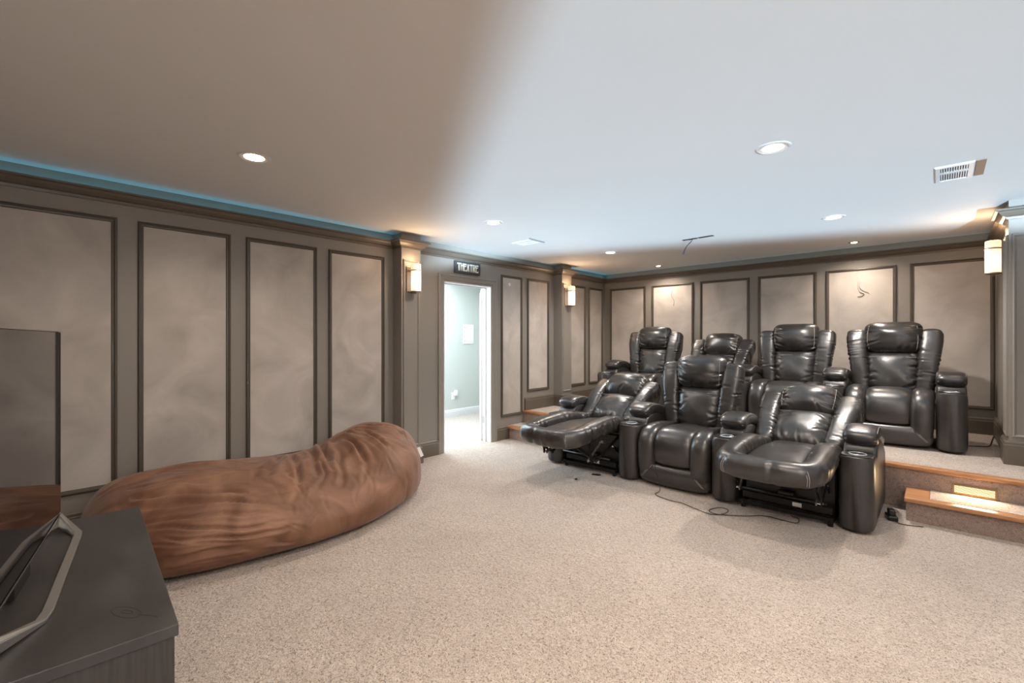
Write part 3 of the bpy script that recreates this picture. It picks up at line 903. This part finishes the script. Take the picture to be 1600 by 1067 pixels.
SEATP = [(0.70, 0.465), (0.45, 0.462), (0.25, 0.468), (0.14, 0.462), (0.085, 0.425), (0.062, 0.35), (0.060, 0.27), (0.066, 0.20)]
def seat_upright(root, seed=0.0):
    bm = bmesh.new()
    tube(bm, [(0, y, z) for y, z in SEATP], 0.172, [(0, 0.05), (0.5, 0.070), (0.85, 0.068), (1, 0.052)], n=3.2, seg=44, rings=56, cap=0.035, W=(1, 0, 0),
         disp=fold_disp(0.0022, 5, seed + 1))
    s = obj('seat', bm, M['leather'], root, smooth=True)
    for sx in (-1, 1):
        bm = bmesh.new()
        tube(bm, [(sx * 0.247, 0.70, 0.45), (sx * 0.247, 0.45, 0.458), (sx * 0.247, 0.25, 0.468), (sx * 0.247, 0.13, 0.455), (sx * 0.245, 0.07, 0.40), (sx * 0.243, 0.058, 0.30), (sx * 0.24, 0.06, 0.18), (sx * 0.225, 0.075, 0.075)],
             [(0, 0.084), (1, 0.084)], [(0, 0.06), (0.4, 0.078), (0.9, 0.072), (1, 0.05)], n=2.4, seg=40, rings=64, cap=0.05, W=(1, 0, 0),
             disp=fold_disp(0.004, 6, seed + sx * 3.1, lo=0.05, hi=0.5))
        obj('seat_bolster', bm, M['leather'], s, smooth=True)
    bm = bmesh.new()
    tube(bm, [(-0.315, 0.10, 0.125), (-0.2, 0.062, 0.118), (0, 0.052, 0.115), (0.2, 0.062, 0.118), (0.315, 0.10, 0.125)], 0.092, 0.066, n=2.8, seg=40, rings=50, cap=0.05, W=(0, 0, 1),
         disp=fold_disp(0.002, 5, seed + 11))
    obj('front_roll', bm, M['leather'], s, smooth=True)
    bm = bmesh.new()
    for sx in (-1, 1):
        for o_ in (0, 0.012):
            cord(bm, [(sx * (0.17 + o_), 0.004, 0.20), (sx * (0.22 + o_), -0.006, 0.14), (sx * (0.275 + o_), 0.012, 0.075)], 0.0014, 4, 5)
    obj('stitching', bm, M['thread'], s)
    obj('seat_base', box(-0.31, 0.31, 0.12, 0.80, 0.03, 0.40, 0.02), M['leather_smooth'], root)
    return s

def seat_extended(root, seed=0.0, ext=0.0):
    E = lambda y: y - ext * min(1, max(0, (0.3 - y) / 0.6))
    bm = bmesh.new()
    tube(bm, [(0, 0.46, 0.445), (0, 0.2, 0.452), (0, E(0.02), 0.462), (0, E(-0.2), 0.455), (0, E(-0.42), 0.435)], [(0, 0.18), (0.6, 0.19), (1, 0.20)], [(0, 0.05), (0.5, 0.058), (1, 0.05)],
         n=3.4, seg=44, rings=56, cap=0.03, W=(1, 0, 0), disp=fold_disp(0.0045, 4.5, seed + 1))
    s = obj('seat', bm, M['leather'], root, smooth=True)
    bm = bmesh.new()
    pts = [(-0.245, 0.46, 0.45), (-0.25, 0.28, 0.472), (-0.26, 0.08, 0.510), (-0.268, -0.10, 0.500), (-0.272, -0.30, 0.474), (-0.245, -0.415, 0.462), (-0.16, -0.465, 0.458), (0, -0.475, 0.457)]
    pts = [(x, E(y), z) for x, y, z in pts]
    pts = pts + [(-x, y, z) for x, y, z in pts[-2::-1]]
    tube(bm, pts, [(0, 0.075), (0.22, 0.085), (0.40, 0.080), (0.5, 0.082), (0.60, 0.080), (0.78, 0.085), (1, 0.075)], [(0, 0.07), (0.25, 0.078), (0.5, 0.082), (0.75, 0.078), (1, 0.07)],
         n=2.5, seg=44, rings=300, cap=0.05, U=(0, 0, 1), disp=fold_disp(0.0075, 16, seed + 4, count=52))
    fb = obj('footrest', bm, M['leather'], root, smooth=True)
    bm = bmesh.new()
    for sx in (-1, 1):
        for o_ in (0, 0.012):
            cord(bm, [(sx * (0.165 + o_), -0.39 - ext, 0.528), (sx * (0.20 + o_), -0.445 - ext, 0.541), (sx * (0.235 + o_), -0.497 - ext, 0.515), (sx * (0.255 + o_), -0.518 - ext, 0.46), (sx * (0.25 + o_), -0.505 - ext, 0.405)], 0.0014, 4, 5)
    obj('stitching', bm, M['thread'], fb)
    obj('footrest_board', box(-0.25, 0.25, -0.43 - ext, -0.08 - ext * 0.7, 0.375, 0.41, 0.01), M['dark_plastic'], fb)
    obj('seat_base', box(-0.31, 0.31, 0.20, 0.80, 0.14, 0.41, 0.02), M['leather_smooth'], root)
    # steel mechanism
    mech = obj('mechanism', box(-0.30, 0.30, 0.06, 0.09, 0.075, 0.125, 0.004), M['iron'], root)
    bm = bmesh.new()
    for x in (-0.30, 0.30):
        bx(bm, x - 0.012, x + 0.012, 0.02, 0.74, 0.03, 0.065, 0.003)
    bx(bm, -0.30, 0.30, 0.03, 0.055, 0.03, 0.06, 0.003); bx(bm, -0.3, 0.3, 0.70, 0.73, 0.03, 0.06)
    for x in (-0.29, 0.29):
        for y in (0.05, 0.68): lathe(bm, [(0, 0), (0.018, 0), (0.018, 0.03), (0, 0.03)], 14, Matrix.Translation((x, y, 0.0)))
    obj('base_rail', bm, M['iron'], mech)
    def link(bm, a, b, x, w=0.014, t_=0.004):
        a = Vector((x, *a)); b = Vector((x, *b)); d = (b - a).normalized(); n_ = Vector((0, -d.z, d.y)) * w
        vs = []
        for o_ in (-t_, t_):
            vs.append([bm.verts.new(p + Vector((o_, 0, 0))) for p in (a - d * w - n_, b + d * w - n_, b + d * w + n_, a - d * w + n_)])
        bm.faces.new(vs[0]); bm.faces.new(vs[1][::-1])
        for i in range(4): bm.faces.new((vs[0][i], vs[0][(i + 1) % 4], vs[1][(i + 1) % 4], vs[1][i]))
    for x in (-0.255, 0.255):
        sg = 1 if x > 0 else -1
        for i, (a, b, o_) in enumerate([((0.24, 0.20), (-0.02, 0.36), 0.0), ((0.16, 0.36), (-0.10, 0.20), 0.010), ((-0.10, 0.20), (-0.32, 0.37), 0.0), ((-0.02, 0.36), (-0.18, 0.22), -0.010),
                                        ((-0.18, 0.22), (-0.20, 0.37), 0.02), ((0.30, 0.12), (0.10, 0.26), 0.012)]):
            bm = bmesh.new(); link(bm, (E(a[0]) if a[0] < 0.05 else a[0], a[1]), (E(b[0]) if b[0] < 0.05 else b[0], b[1]), x + sg * o_)
            obj('link_bar', bm, M['iron'] if i % 3 else M['silver'], mech)
    bm = bmesh.new()
    for x in (-0.262, 0.262):
        for y, z in ((0.24, 0.20), (-0.02, 0.36), (-0.10, 0.20), (-0.18, 0.22), (0.07, 0.28)):
            lathe(bm, [(0, -0.012), (0.008, -0.012), (0.008, 0.012), (0, 0.012)], 10, Matrix.Translation((x, E(y) if y < 0.05 else y, z)) @ Matrix.Rotation(pi / 2, 4, 'Y'))
    obj('rivet', bm, M['chrome'], mech)
    bm = bmesh.new()
    bx(bm, -0.06, 0.05, 0.10, 0.24, 0.09, 0.17, 0.01)
    tube(bm, [(0.0, 0.20, 0.135), (0.0, 0.60, 0.22)], 0.022, 0.022, n=2, seg=14, rings=4, cap=0.004, W=(1, 0, 0))
    obj('motor', bm, M['dark_plastic'], mech)
    obj('cross_tube', cord(bmesh.new(), [(-0.28, -0.02, 0.17), (0.28, -0.02, 0.17)], 0.011, 10, 2), M['iron'], mech, smooth=True)
    obj('front_valance', box(-0.30, 0.30, 0.16, 0.175, 0.06, 0.37), M['dark_plastic'], mech)
    obj('spec_sticker', box(0.05, 0.11, 0.058, 0.0605, 0.085, 0.115), M['tag'], mech)
    return s

FX0, FP, FYF = -3.06, 0.877, 3.90
BX0, BP, BYF = -3.45, 0.88, 5.50
ARM = FP / 2

def copy_tree(o, parent=None):
    c = o.copy(); C.objects.link(c); c.parent = parent
    for ch in list(o.children): copy_tree(ch, c)
    return c

# front row
r1 = thing('recliner', 'black leather recliner at the left of the front row, footrest up', 'recliner', (FX0 + FP * 0.5, FYF, 0), 0, 'front row of recliners')
seat_extended(r1, 0.3, 0.20); backrest(r1, (0, 0.38, 0.46), radians(57), 0.4); armrest(r1, -ARM)
r2 = thing('recliner', 'upright black leather recliner in the middle of the front row', 'recliner', (FX0 + FP * 1.5, FYF, 0), 0, 'front row of recliners')
seat_upright(r2, 1.2); backrest(r2, (0, 0.64, 0.47), radians(13), 1.9); armrest(r2, -ARM)
r3 = thing('recliner', 'nearest black leather recliner, footrest up, at the right of the front row', 'recliner', (FX0 + FP * 2.5, FYF, 0), 0, 'front row of recliners')
seat_extended(r3, 5.3, 0.02); backrest(r3, (0, 0.50, 0.46), radians(60), 6.1); armrest(r3, -ARM); armrest(r3, ARM)
# back row
b1 = copy_tree(r2); b1.location = (BX0 + BP * 0.5, BYF, PZ); b1['label'] = 'upright black leather recliner at the far left of the back row'
b1['group'] = 'back row of recliners'
b3 = copy_tree(r2); b3.location = (BX0 + BP * 2.5, BYF, PZ); b3['label'] = 'upright black leather recliner second from the right in the back row'
b3['group'] = 'back row of recliners'
b2 = thing('recliner', 'black leather recliner with lowered back, second from the left in the back row', 'recliner', (BX0 + BP * 1.5, BYF, PZ), 0, 'back row of recliners')
seat_upright(b2, 8.2); backrest(b2, (0, 0.56, 0.47), radians(40), 3.3); armrest(b2, -ARM)
b4 = thing('recliner', 'upright black leather recliner at the right end of the back row', 'recliner', (BX0 + BP * 3.5, BYF, PZ), 0, 'back row of recliners')
seat_upright(b4, 12.2); backrest(b4, (0, 0.64, 0.47), radians(13), 13.3); armrest(b4, -ARM); armrest(b4, ARM)

# ------------------------------------------------------------------ bean bag
def beanbag():
    near = [(0.20, -3.62), (0.27, -3.36), (0.40, -3.12), (0.60, -2.98), (0.9, -2.90), (1.25, -2.86), (1.6, -2.88), (1.9, -2.98), (2.15, -3.12), (2.35, -3.30), (2.50, -3.52), (2.575, -3.78)]
    wallx = [(0.20, -3.85), (0.27, -4.05), (0.42, -4.17), (0.9, -4.20), (1.6, -4.20), (2.0, -4.16), (2.3, -4.08), (2.5, -3.95), (2.575, -3.84)]
    hgt = [(0.20, 0.14), (0.24, 0.27), (0.33, 0.385), (0.48, 0.445), (0.8, 0.465), (1.2, 0.44), (1.5, 0.415), (1.72, 0.43), (1.95, 0.53), (2.15, 0.575), (2.32, 0.56), (2.46, 0.47), (2.54, 0.34), (2.575, 0.16)]
    def lin(tab, y):
        if y <= tab[0][0]: return tab[0][1]
        for i, ((a, x), (b, z)) in enumerate(zip(tab, tab[1:])):
            if y <= b:
                m0 = (tab[i + 1][1] - tab[max(i - 1, 0)][1]) / max(tab[i + 1][0] - tab[max(i - 1, 0)][0], 1e-6)
                j = min(i + 2, len(tab) - 1); m1 = (tab[j][1] - tab[i][1]) / max(tab[j][0] - tab[i][0], 1e-6)
                h = b - a; t = (y - a) / h
                return (2 * t ** 3 - 3 * t * t + 1) * x + (t ** 3 - 2 * t * t + t) * h * m0 + (-2 * t ** 3 + 3 * t * t) * z + (t ** 3 - t * t) * h * m1
        return tab[-1][1]
    NY_, NP = 330, 260
    rnd = random.Random(11)
    D = pi / 180
    CR = [  # (y0, angle0), (y1, angle1), depth, width   angle 0 = room side, 90 = top, 180 = wall side
        ((0.42, 108), (0.98, 100), 0.030, 0.016), ((0.30, 96), (0.62, 92), 0.016, 0.014),
        ((0.42, 66), (0.95, 44), 0.036, 0.022), ((0.40, 52), (1.0, 34), 0.020, 0.016),
        ((0.42, 36), (1.05, 22), 0.018, 0.012), ((0.45, 26), (1.0, 14), 0.016, 0.010), ((0.5, 14), (1.1, 6), 0.016, 0.010), ((0.5, 4), (0.9, -3), 0.014, 0.010),
        ((0.55, 44), (1.15, 30), 0.014, 0.010), ((0.42, 80), (0.85, 74), 0.014, 0.013),
        ((1.78, 120), (1.62, 70), 0.040, 0.024), ((1.66, 112), (1.42, 52), 0.028, 0.022), ((1.52, 108), (1.25, 50), 0.024, 0.020), ((1.88, 96), (1.80, 52), 0.030, 0.018),
        ((1.36, 104), (1.12, 56), 0.018, 0.018), ((2.0, 88), (2.02, 48), 0.018, 0.016), ((1.92, 104), (2.12, 78), 0.016, 0.014), ((1.74, 84), (1.52, 36), 0.022, 0.018),
        ((1.60, 80), (1.34, 40), 0.018, 0.014), ((1.46, 84), (1.22, 42), 0.016, 0.013), ((2.12, 96), (2.26, 66), 0.014, 0.012), ((2.05, 62), (2.20, 30), 0.012, 0.014)]
    for _ in range(46):
        y = rnd.uniform(1.0, 2.3); a = rnd.uniform(25, 110); dy = rnd.uniform(-0.16, -0.02) if y < 1.9 else rnd.uniform(0, 0.15)
        CR.append(((y, a), (y + dy, a - rnd.uniform(12, 30)), rnd.uniform(0.002, 0.007), rnd.uniform(0.008, 0.015)))
    for _ in range(30):
        y = rnd.uniform(0.35, 1.1); a = rnd.uniform(-5, 110)
        CR.append(((y, a), (y + rnd.uniform(0.12, 0.4), a - rnd.uniform(2, 14)), rnd.uniform(0.002, 0.006), rnd.uniform(0.007, 0.013)))
    RA = 0.0075   # metres per degree, roughly
    CR = [(y0, a0 * RA, y1 - y0, (a1 - a0) * RA, d_, w_, min(y0, y1) - 0.06, max(y0, y1) + 0.06, rnd.uniform(0, 9)) for (y0, a0), (y1, a1), d_, w_ in CR]
    def creases(y, a):
        a = a * RA; tot = 0.0
        wob = 0.028 * noise.noise(Vector((y * 5, a * 5, 0)))
        for y0, a0, dy, da, d_, w_, lo_, hi_, ph_ in CR:
            if y < lo_ or y > hi_: continue
            t_ = ((y - y0) * dy + (a - a0) * da) / (dy * dy + da * da)
            if t_ < 0 or t_ > 1: continue
            px, pa = y - (y0 + t_ * dy), a - (a0 + t_ * da)
            Lc = sqrt(dy * dy + da * da)
            q = (px * da - pa * dy) / Lc + wob + 0.02 * sin(t_ * 3 + ph_)
            x = q / w_
            if abs(x) > 4: continue
            tap = sin(pi * t_) ** 0.6
            tot += 1.3 * d_ * tap * (-math.exp(-x * x) + 0.55 * math.exp(-((x - 1.9) / 1.3) ** 2) + 0.30 * math.exp(-((x + 1.9) / 1.3) ** 2))
        return tot
    bm = bmesh.new(); R = []
    for i in range(NY_ + 1):
        f = i / NY_; f = 0.5 - 0.5 * cos(pi * f) if False else f
        # denser at both ends
        f = f - 0.11 * sin(2 * pi * f) / (2 * pi) * 2
        y = 0.20 + f * 2.375
        xa, xb, h = lin(wallx, y), lin(near, y), lin(hgt, y)
        cx, hw = (xa + xb) / 2, (xb - xa) / 2
        ring = []
        for k in range(NP):
            ph = 2 * pi * k / NP
            c_, s_ = cos(ph), sin(ph)
            # bulging upper shell, flat base; crest nearer the wall
            X = hw * math.copysign(abs(c_) ** 0.86, c_)
            if s_ >= 0:
                Z = h * 0.36 + h * 0.64 * (s_ ** 0.92)
                X -= 0.22 * hw * (s_ ** 2) 
            else:
                Z = h * 0.36 * (1 - abs(s_) ** 0.45); X = hw * math.copysign(abs(c_) ** 0.45, c_)
                X *= 1 - 0.06 * abs(s_)
            p = Vector((cx + X, y, Z))
            R_n = Vector((c_ * h * 0.64, 0, max(s_, -0.2) * hw)).normalized()
            # creases
            yy = p.y; xx = p.x
            # folds fanning from the saddle at y~1.75
            dx, dy = xx + 4.15, yy - 1.95
            ang = math.atan2(dy, dx); rad = sqrt(dx * dx + dy * dy)
            fan = noise.noise(Vector((ang * 6.5 + 2, rad * 0.8, 0.5)))
            w_fan = math.exp(-((rad - 0.75) / 0.55) ** 2)
            rf = 1 - min(1.0, abs(fan) * 3.2)
            # long folds along y, near end
            ln = noise.noise(Vector((Z * 11 + xx * 2.0 + 4, yy * 0.9, xx * 1.5 + 9)))
            w_ln = max(0.0, 1 - max(0, yy - 0.45) / 1.0)
            rl = 1 - min(1.0, abs(ln) * 3.0)
            rg = noise.noise(Vector((xx * 3, yy * 3, Z * 4)))
            fine = 1 - min(1.0, abs(noise.noise(Vector((xx * 7 + yy * 3, yy * 5, Z * 9 + 3)))) * 3.5)
            d = -0.007 * rf * w_fan - 0.006 * rl * w_ln + 0.018 * rg + creases(y, ph / D if ph < 1.5 * pi else ph / D - 360)
            # pronounced crease at the pinch and at the near end
            pinch = math.exp(-((yy - (1.80 + 0.25 * (xx + 3.9))) / 0.035) ** 2) * max(0, min(1, (-3.35 - xx) * 2.2))
            d -= 0.02 * pinch
            ed = min(1.0, min(f, 1 - f) * 14)
            if s_ > -0.5:
                p = p + R_n * d * (0.35 + 0.65 * ed)
            p.z = max(p.z, 0.001)
            ring.append(bm.verts.new(p))
        R.append(ring)
    for a, b in zip(R, R[1:]):
        for k in range(NP): bm.faces.new((a[k], a[(k + 1) % NP], b[(k + 1) % NP], b[k]))
    bm.faces.new(R[0][::-1]); bm.faces.new(R[-1])
    return bm
bag = obj('bean_bag', beanbag(), M['suede'], smooth=True)
tag(bag, 'long brown microsuede bean bag lying along the panelled left wall', 'bean bag')
bm = bmesh.new()
prism(bm, [(-0.026, 0.04), (0.0, 0.045), (0.034, -0.03), (0.008, -0.045)], -0.0015, 0.0015)
bm.transform(Matrix.Translation((-3.385, 2.405, 0.335)) @ Matrix.Rotation(radians(52), 4, 'Z') @ Matrix.Rotation(radians(68), 4, 'X'))
obj('care_tag', bm, M['tag'], bag)['label'] = 'small white care tag'

# ------------------------------------------------------------------ television and cabinet
t = thing('media_cabinet', 'low charcoal media cabinet in the left foreground under the television', 'cabinet', (-2.308, 0.072, 0), radians(-3.6))
obj('cabinet_top', box(-0.65, 0.65, -0.29, 0.28, 0.465, 0.50, 0.003), M['cabinet'], t)
bm = bmesh.new()
bm.free()
obj('side_panel', box(-0.64, -0.61, -0.28, 0.27, 0.0, 0.465), M['cabinet_side'], t)
obj('side_panel', box(0.61, 0.645, -0.28, 0.27, 0.0, 0.465), M['cabinet_side'], t)
obj('back_panel', box(-0.61, 0.61, -0.28, -0.265, 0.03, 0.465), M['cabinet_side'], t)
obj('bottom_panel', box(-0.61, 0.61, -0.265, 0.26, 0.03, 0.06), M['cabinet_side'], t)
for i in range(3):
    x0 = -0.605 + i * 0.405
    d_ = obj('cabinet_door', box(x0, x0 + 0.40, 0.25, 0.27, 0.045, 0.46, 0.002), M['cabinet_side'], t)
    obj('door_handle', box(x0 + 0.14, x0 + 0.26, 0.27, 0.282, 0.425, 0.435, 0.002), M['iron'], d_)
# dried ring stain on the top, a real mark
bm = bmesh.new()
cord(bm, [(0.47 + 0.050 * cos(a_) - 0.02 * sin(a_), 0.17 + 0.014 * sin(a_) + 0.030 * cos(a_), 0.4992) for a_ in [2 * pi * i / 16 for i in range(17)]], 0.0016, 6, 3)
cord(bm, [(0.47 + 0.018 * cos(a_), 0.172 + 0.008 * sin(a_) + 0.010 * cos(a_), 0.4992) for a_ in [2 * pi * i / 12 for i in range(13)]], 0.0016, 6, 3)
cord(bm, [(0.51, 0.195, 0.4992), (0.545, 0.225, 0.4992), (0.565, 0.238, 0.4992)], 0.0016, 6, 3)
obj('ring_stain', bm, mat('stain', (0.018, 0.017, 0.016), 0.6), t)

tvx, tvy = -2.88, 0.109
tvd = Vector((0.984, -0.177, 0))       # towards the near end
tvn = Vector((0.177, 0.984, 0))        # screen normal
TV = Matrix(((tvd.x, tvn.x, 0, tvx), (tvd.y, tvn.y, 0, tvy), (0, 0, 1, 0), (0, 0, 0, 1)))
tv = thing('television', 'large flat television on a silver stand, reflecting the bean bag', 'television', (tvx, tvy, 0.50))
tv.rotation_euler = (0, 0, math.atan2(tvd.y, tvd.x))
# local: x along the screen, y = screen normal, z from the cabinet top
ZB, ZT2 = 0.062, 0.874
obj('screen', box(0.004, 1.416, -0.006, 0.0, ZB + 0.008, ZT2 - 0.004), M['screen'], tv)
bm = bmesh.new()
bx(bm, 0, 1.42, -0.035, -0.006, ZB, ZT2, 0.004)
bx(bm, 0.25, 1.17, -0.07, -0.03, ZB + 0.05, ZT2 - 0.25, 0.01)
obj('housing', bm, M['bezel'], tv)
bm = bmesh.new()
bx(bm, 0.0, 1.42, -0.030, 0.003, ZB - 0.006, ZB + 0.002, 0.001)
obj('top_strip', box(0.0, 1.42, -0.008, 0.002, ZT2 - 0.002, ZT2 + 0.001), M['chrome'], tv)
obj('chrome_strip', bm, M['chrome'], tv)
inv = (Matrix.Translation((0, 0, 0.50)) @ TV).inverted()
def L_(x, y, z): return inv @ Vector((x, y, z))
th = pi
loop = [(-2.875, 0.112, 0.562), (-2.70, 0.168, 0.515), (-2.655, 0.163, 0.512), (-1.99, 0.060, 0.512), (-1.93, 0.042, 0.512), (-1.74, -0.095, 0.555), (-1.97, -0.160, 0.512), (-2.69, -0.045, 0.512), (-2.73, -0.03, 0.515)]
def ribbon(bm, pts, w, h0, h1list):
    """closed flat bar following a polygon; w across, own height"""
    P = [L_(*p) for p in pts]; n = len(P)
    cen = sum(P, Vector()) / n
    R = []
    for i, p in enumerate(P):
        a, b = P[i - 1], P[(i + 1) % n]
        d1 = (p - a); d1.z = 0; d1.normalize(); d2 = (b - p); d2.z = 0; d2.normalize()
        n1 = Vector((d1.y, -d1.x, 0)); n2 = Vector((d2.y, -d2.x, 0)); m = (n1 + n2).normalized(); m = m / max(m.dot(n1), 0.45)
        if (p - cen).dot(m) > 0: m = -m
        hb = h1list[i]
        R.append([bm.verts.new(q) for q in (p + Vector((0, 0, -hb)), p + Vector((0, 0, 0)), p + m * w * 0.8 + Vector((0, 0, 0.003)), p + m * w + Vector((0, 0, -hb)))])
    for i in range(n):
        a, b = R[i], R[(i + 1) % n]
        for k in range(4): bm.faces.new((a[k], a[(k + 1) % 4], b[(k + 1) % 4], b[k]))
bm = bmesh.new()
ribbon(bm, loop, 0.030, 0.0, [0.045, 0.014, 0.011, 0.011, 0.011, 0.04, 0.011, 0.011, 0.014])
bmesh.ops.bevel(bm, geom=list(bm.edges), offset=0.002, segments=2, affect='EDGES')
obj('stand', bm, M['silver'], tv)
bm = bmesh.new()
bx(bm, 0.55, 0.75, -0.03, 0.0, 0.012, ZB)
obj('stand_neck', bm, M['bezel'], tv)

# ------------------------------------------------------------------ cables and small bits
def fl(u, v, z=0.0):
    """floor point from a measured position"""
    k = (u - 800) / 714.0; c, s = cos(radians(43.2)), sin(radians(43.2))
    t_ = (1.34 - z) * 714 / (v - 530)
    return (t_ * (-s + c * k), t_ * (c + s * k), z)
pc = [(-1.85, 3.836, 0.50), (-1.85, 3.824, 0.40), (-1.85, 3.822, 0.22), (-1.85, 3.815, 0.06)] + [fl(u, v, 0.007) for u, v in [(1024, 772), (1045, 781), (1066, 786), (1085, 794), (1110, 803), (1130, 803), (1138, 797), (1125, 793), (1108, 797), (1120, 803), (1160, 806), (1195, 806), (1225, 813), (1245, 817), (1248, 811), (1236, 806)]]
pc[3] = (pc[4][0], 3.80, 0.03)
tag(obj('charging_cord', cord(bmesh.new(), pc, 0.0028, 6, 10), M['cable'], smooth=True), 'thin black cord trailing from the middle recliner across the carpet', 'cord')
t = thing('power_adapter', 'small black power adapter on the carpet beside the lower step', 'power adapter', (-0.27, 4.42, 0.0), radians(15))
obj('adapter_box', box(-0.03, 0.03, -0.055, 0.055, 0.0, 0.035, 0.006), M['dark_plastic'], t)
obj('adapter_plug', box(-0.02, 0.02, -0.03, 0.03, 0.035, 0.075, 0.006), M['dark_plastic'], t)
obj('lead', cord(bmesh.new(), [(0.0, -0.055, 0.012), (0.03, -0.10, 0.006), (0.09, -0.10, 0.005), (0.16, -0.09, 0.005)], 0.003), M['cable'], t)
tag(obj('floor_cord', cord(bmesh.new(), [fl(1500, 696, PZ + 0.006), fl(1522, 697, PZ + 0.006), fl(1545, 697, PZ + 0.006), fl(1550, 688, PZ + 0.006), fl(1553, 682, PZ + 0.006), fl(1558, 680, PZ + 0.01)], 0.004), M['cable'], smooth=True),
    'black cord on the platform behind the right back recliner', 'cord')
# loose speaker wires on the back wall
def wallp(u, v, off=0.012):
    k = (u - 800) / 714.0; c, s = cos(radians(43.2)), sin(radians(43.2))
    t_ = (YB - off) / (c + s * k)
    return (t_ * (-s + c * k), YB - off, 1.34 - (v - 530) / 714 * t_)
bm = bmesh.new()
cord(bm, [wallp(1341, 440, 0.004), wallp(1340, 447), wallp(1343, 455), wallp(1350, 459), wallp(1346, 462), wallp(1340, 463)], 0.0035)
cord(bm, [wallp(1343, 440, 0.004), wallp(1343, 448), wallp(1347, 453), wallp(1357, 457)], 0.003)
tag(obj('speaker_wire', bm, M['wire'], smooth=True), 'loose pale wires hanging on the second panel from the right', 'wire')
bm = bmesh.new()
cord(bm, [wallp(1050, 455, 0.004), wallp(1049, 462), wallp(1053, 470), wallp(1052, 478)], 0.003)
tag(obj('speaker_wire', bm, M['wire'], smooth=True), 'short pale wire on the second panel from the left corner', 'wire')

# bits fallen under the left recliner
for (u, v), r_, lab in (((932, 742), 20, 'black plastic scrap on the carpet below the left front recliner'), ((900, 749), 70, 'tiny black chip on the carpet, left of the plastic scrap')):
    x, y, _ = fl(u, v)
    big = v < 745
    a, b = (0.045, 0.018) if big else (0.016, 0.008)
    bm = prism(bmesh.new(), [(-a, -b), (a * 0.6, -b * 1.2), (a, 0), (a * 0.7, b), (-a * 0.8, b * 0.8)], 0.0, 0.007)
    o = tag(obj('plastic_scrap', bm, M['dark_plastic']), lab, 'scrap')
    o.location = (x, y, 0.001); o.rotation_euler = (0, 0, radians(r_))
# round blank plate high on the first panel right of the doorway
bm = bmesh.new(); lathe(bm, [(0.0, 0.006), (0.022, 0.005), (0.027, 0.0), (0.0, 0.0)], 24, Matrix.Rotation(pi / 2, 4, 'Y'))
o = tag(obj('wall_plate', bm, M['plastic'], smooth=True), 'small white round plate high on the panel right of the doorway', 'wall plate')
o.location = (XL + 0.004, 4.49, 2.08)
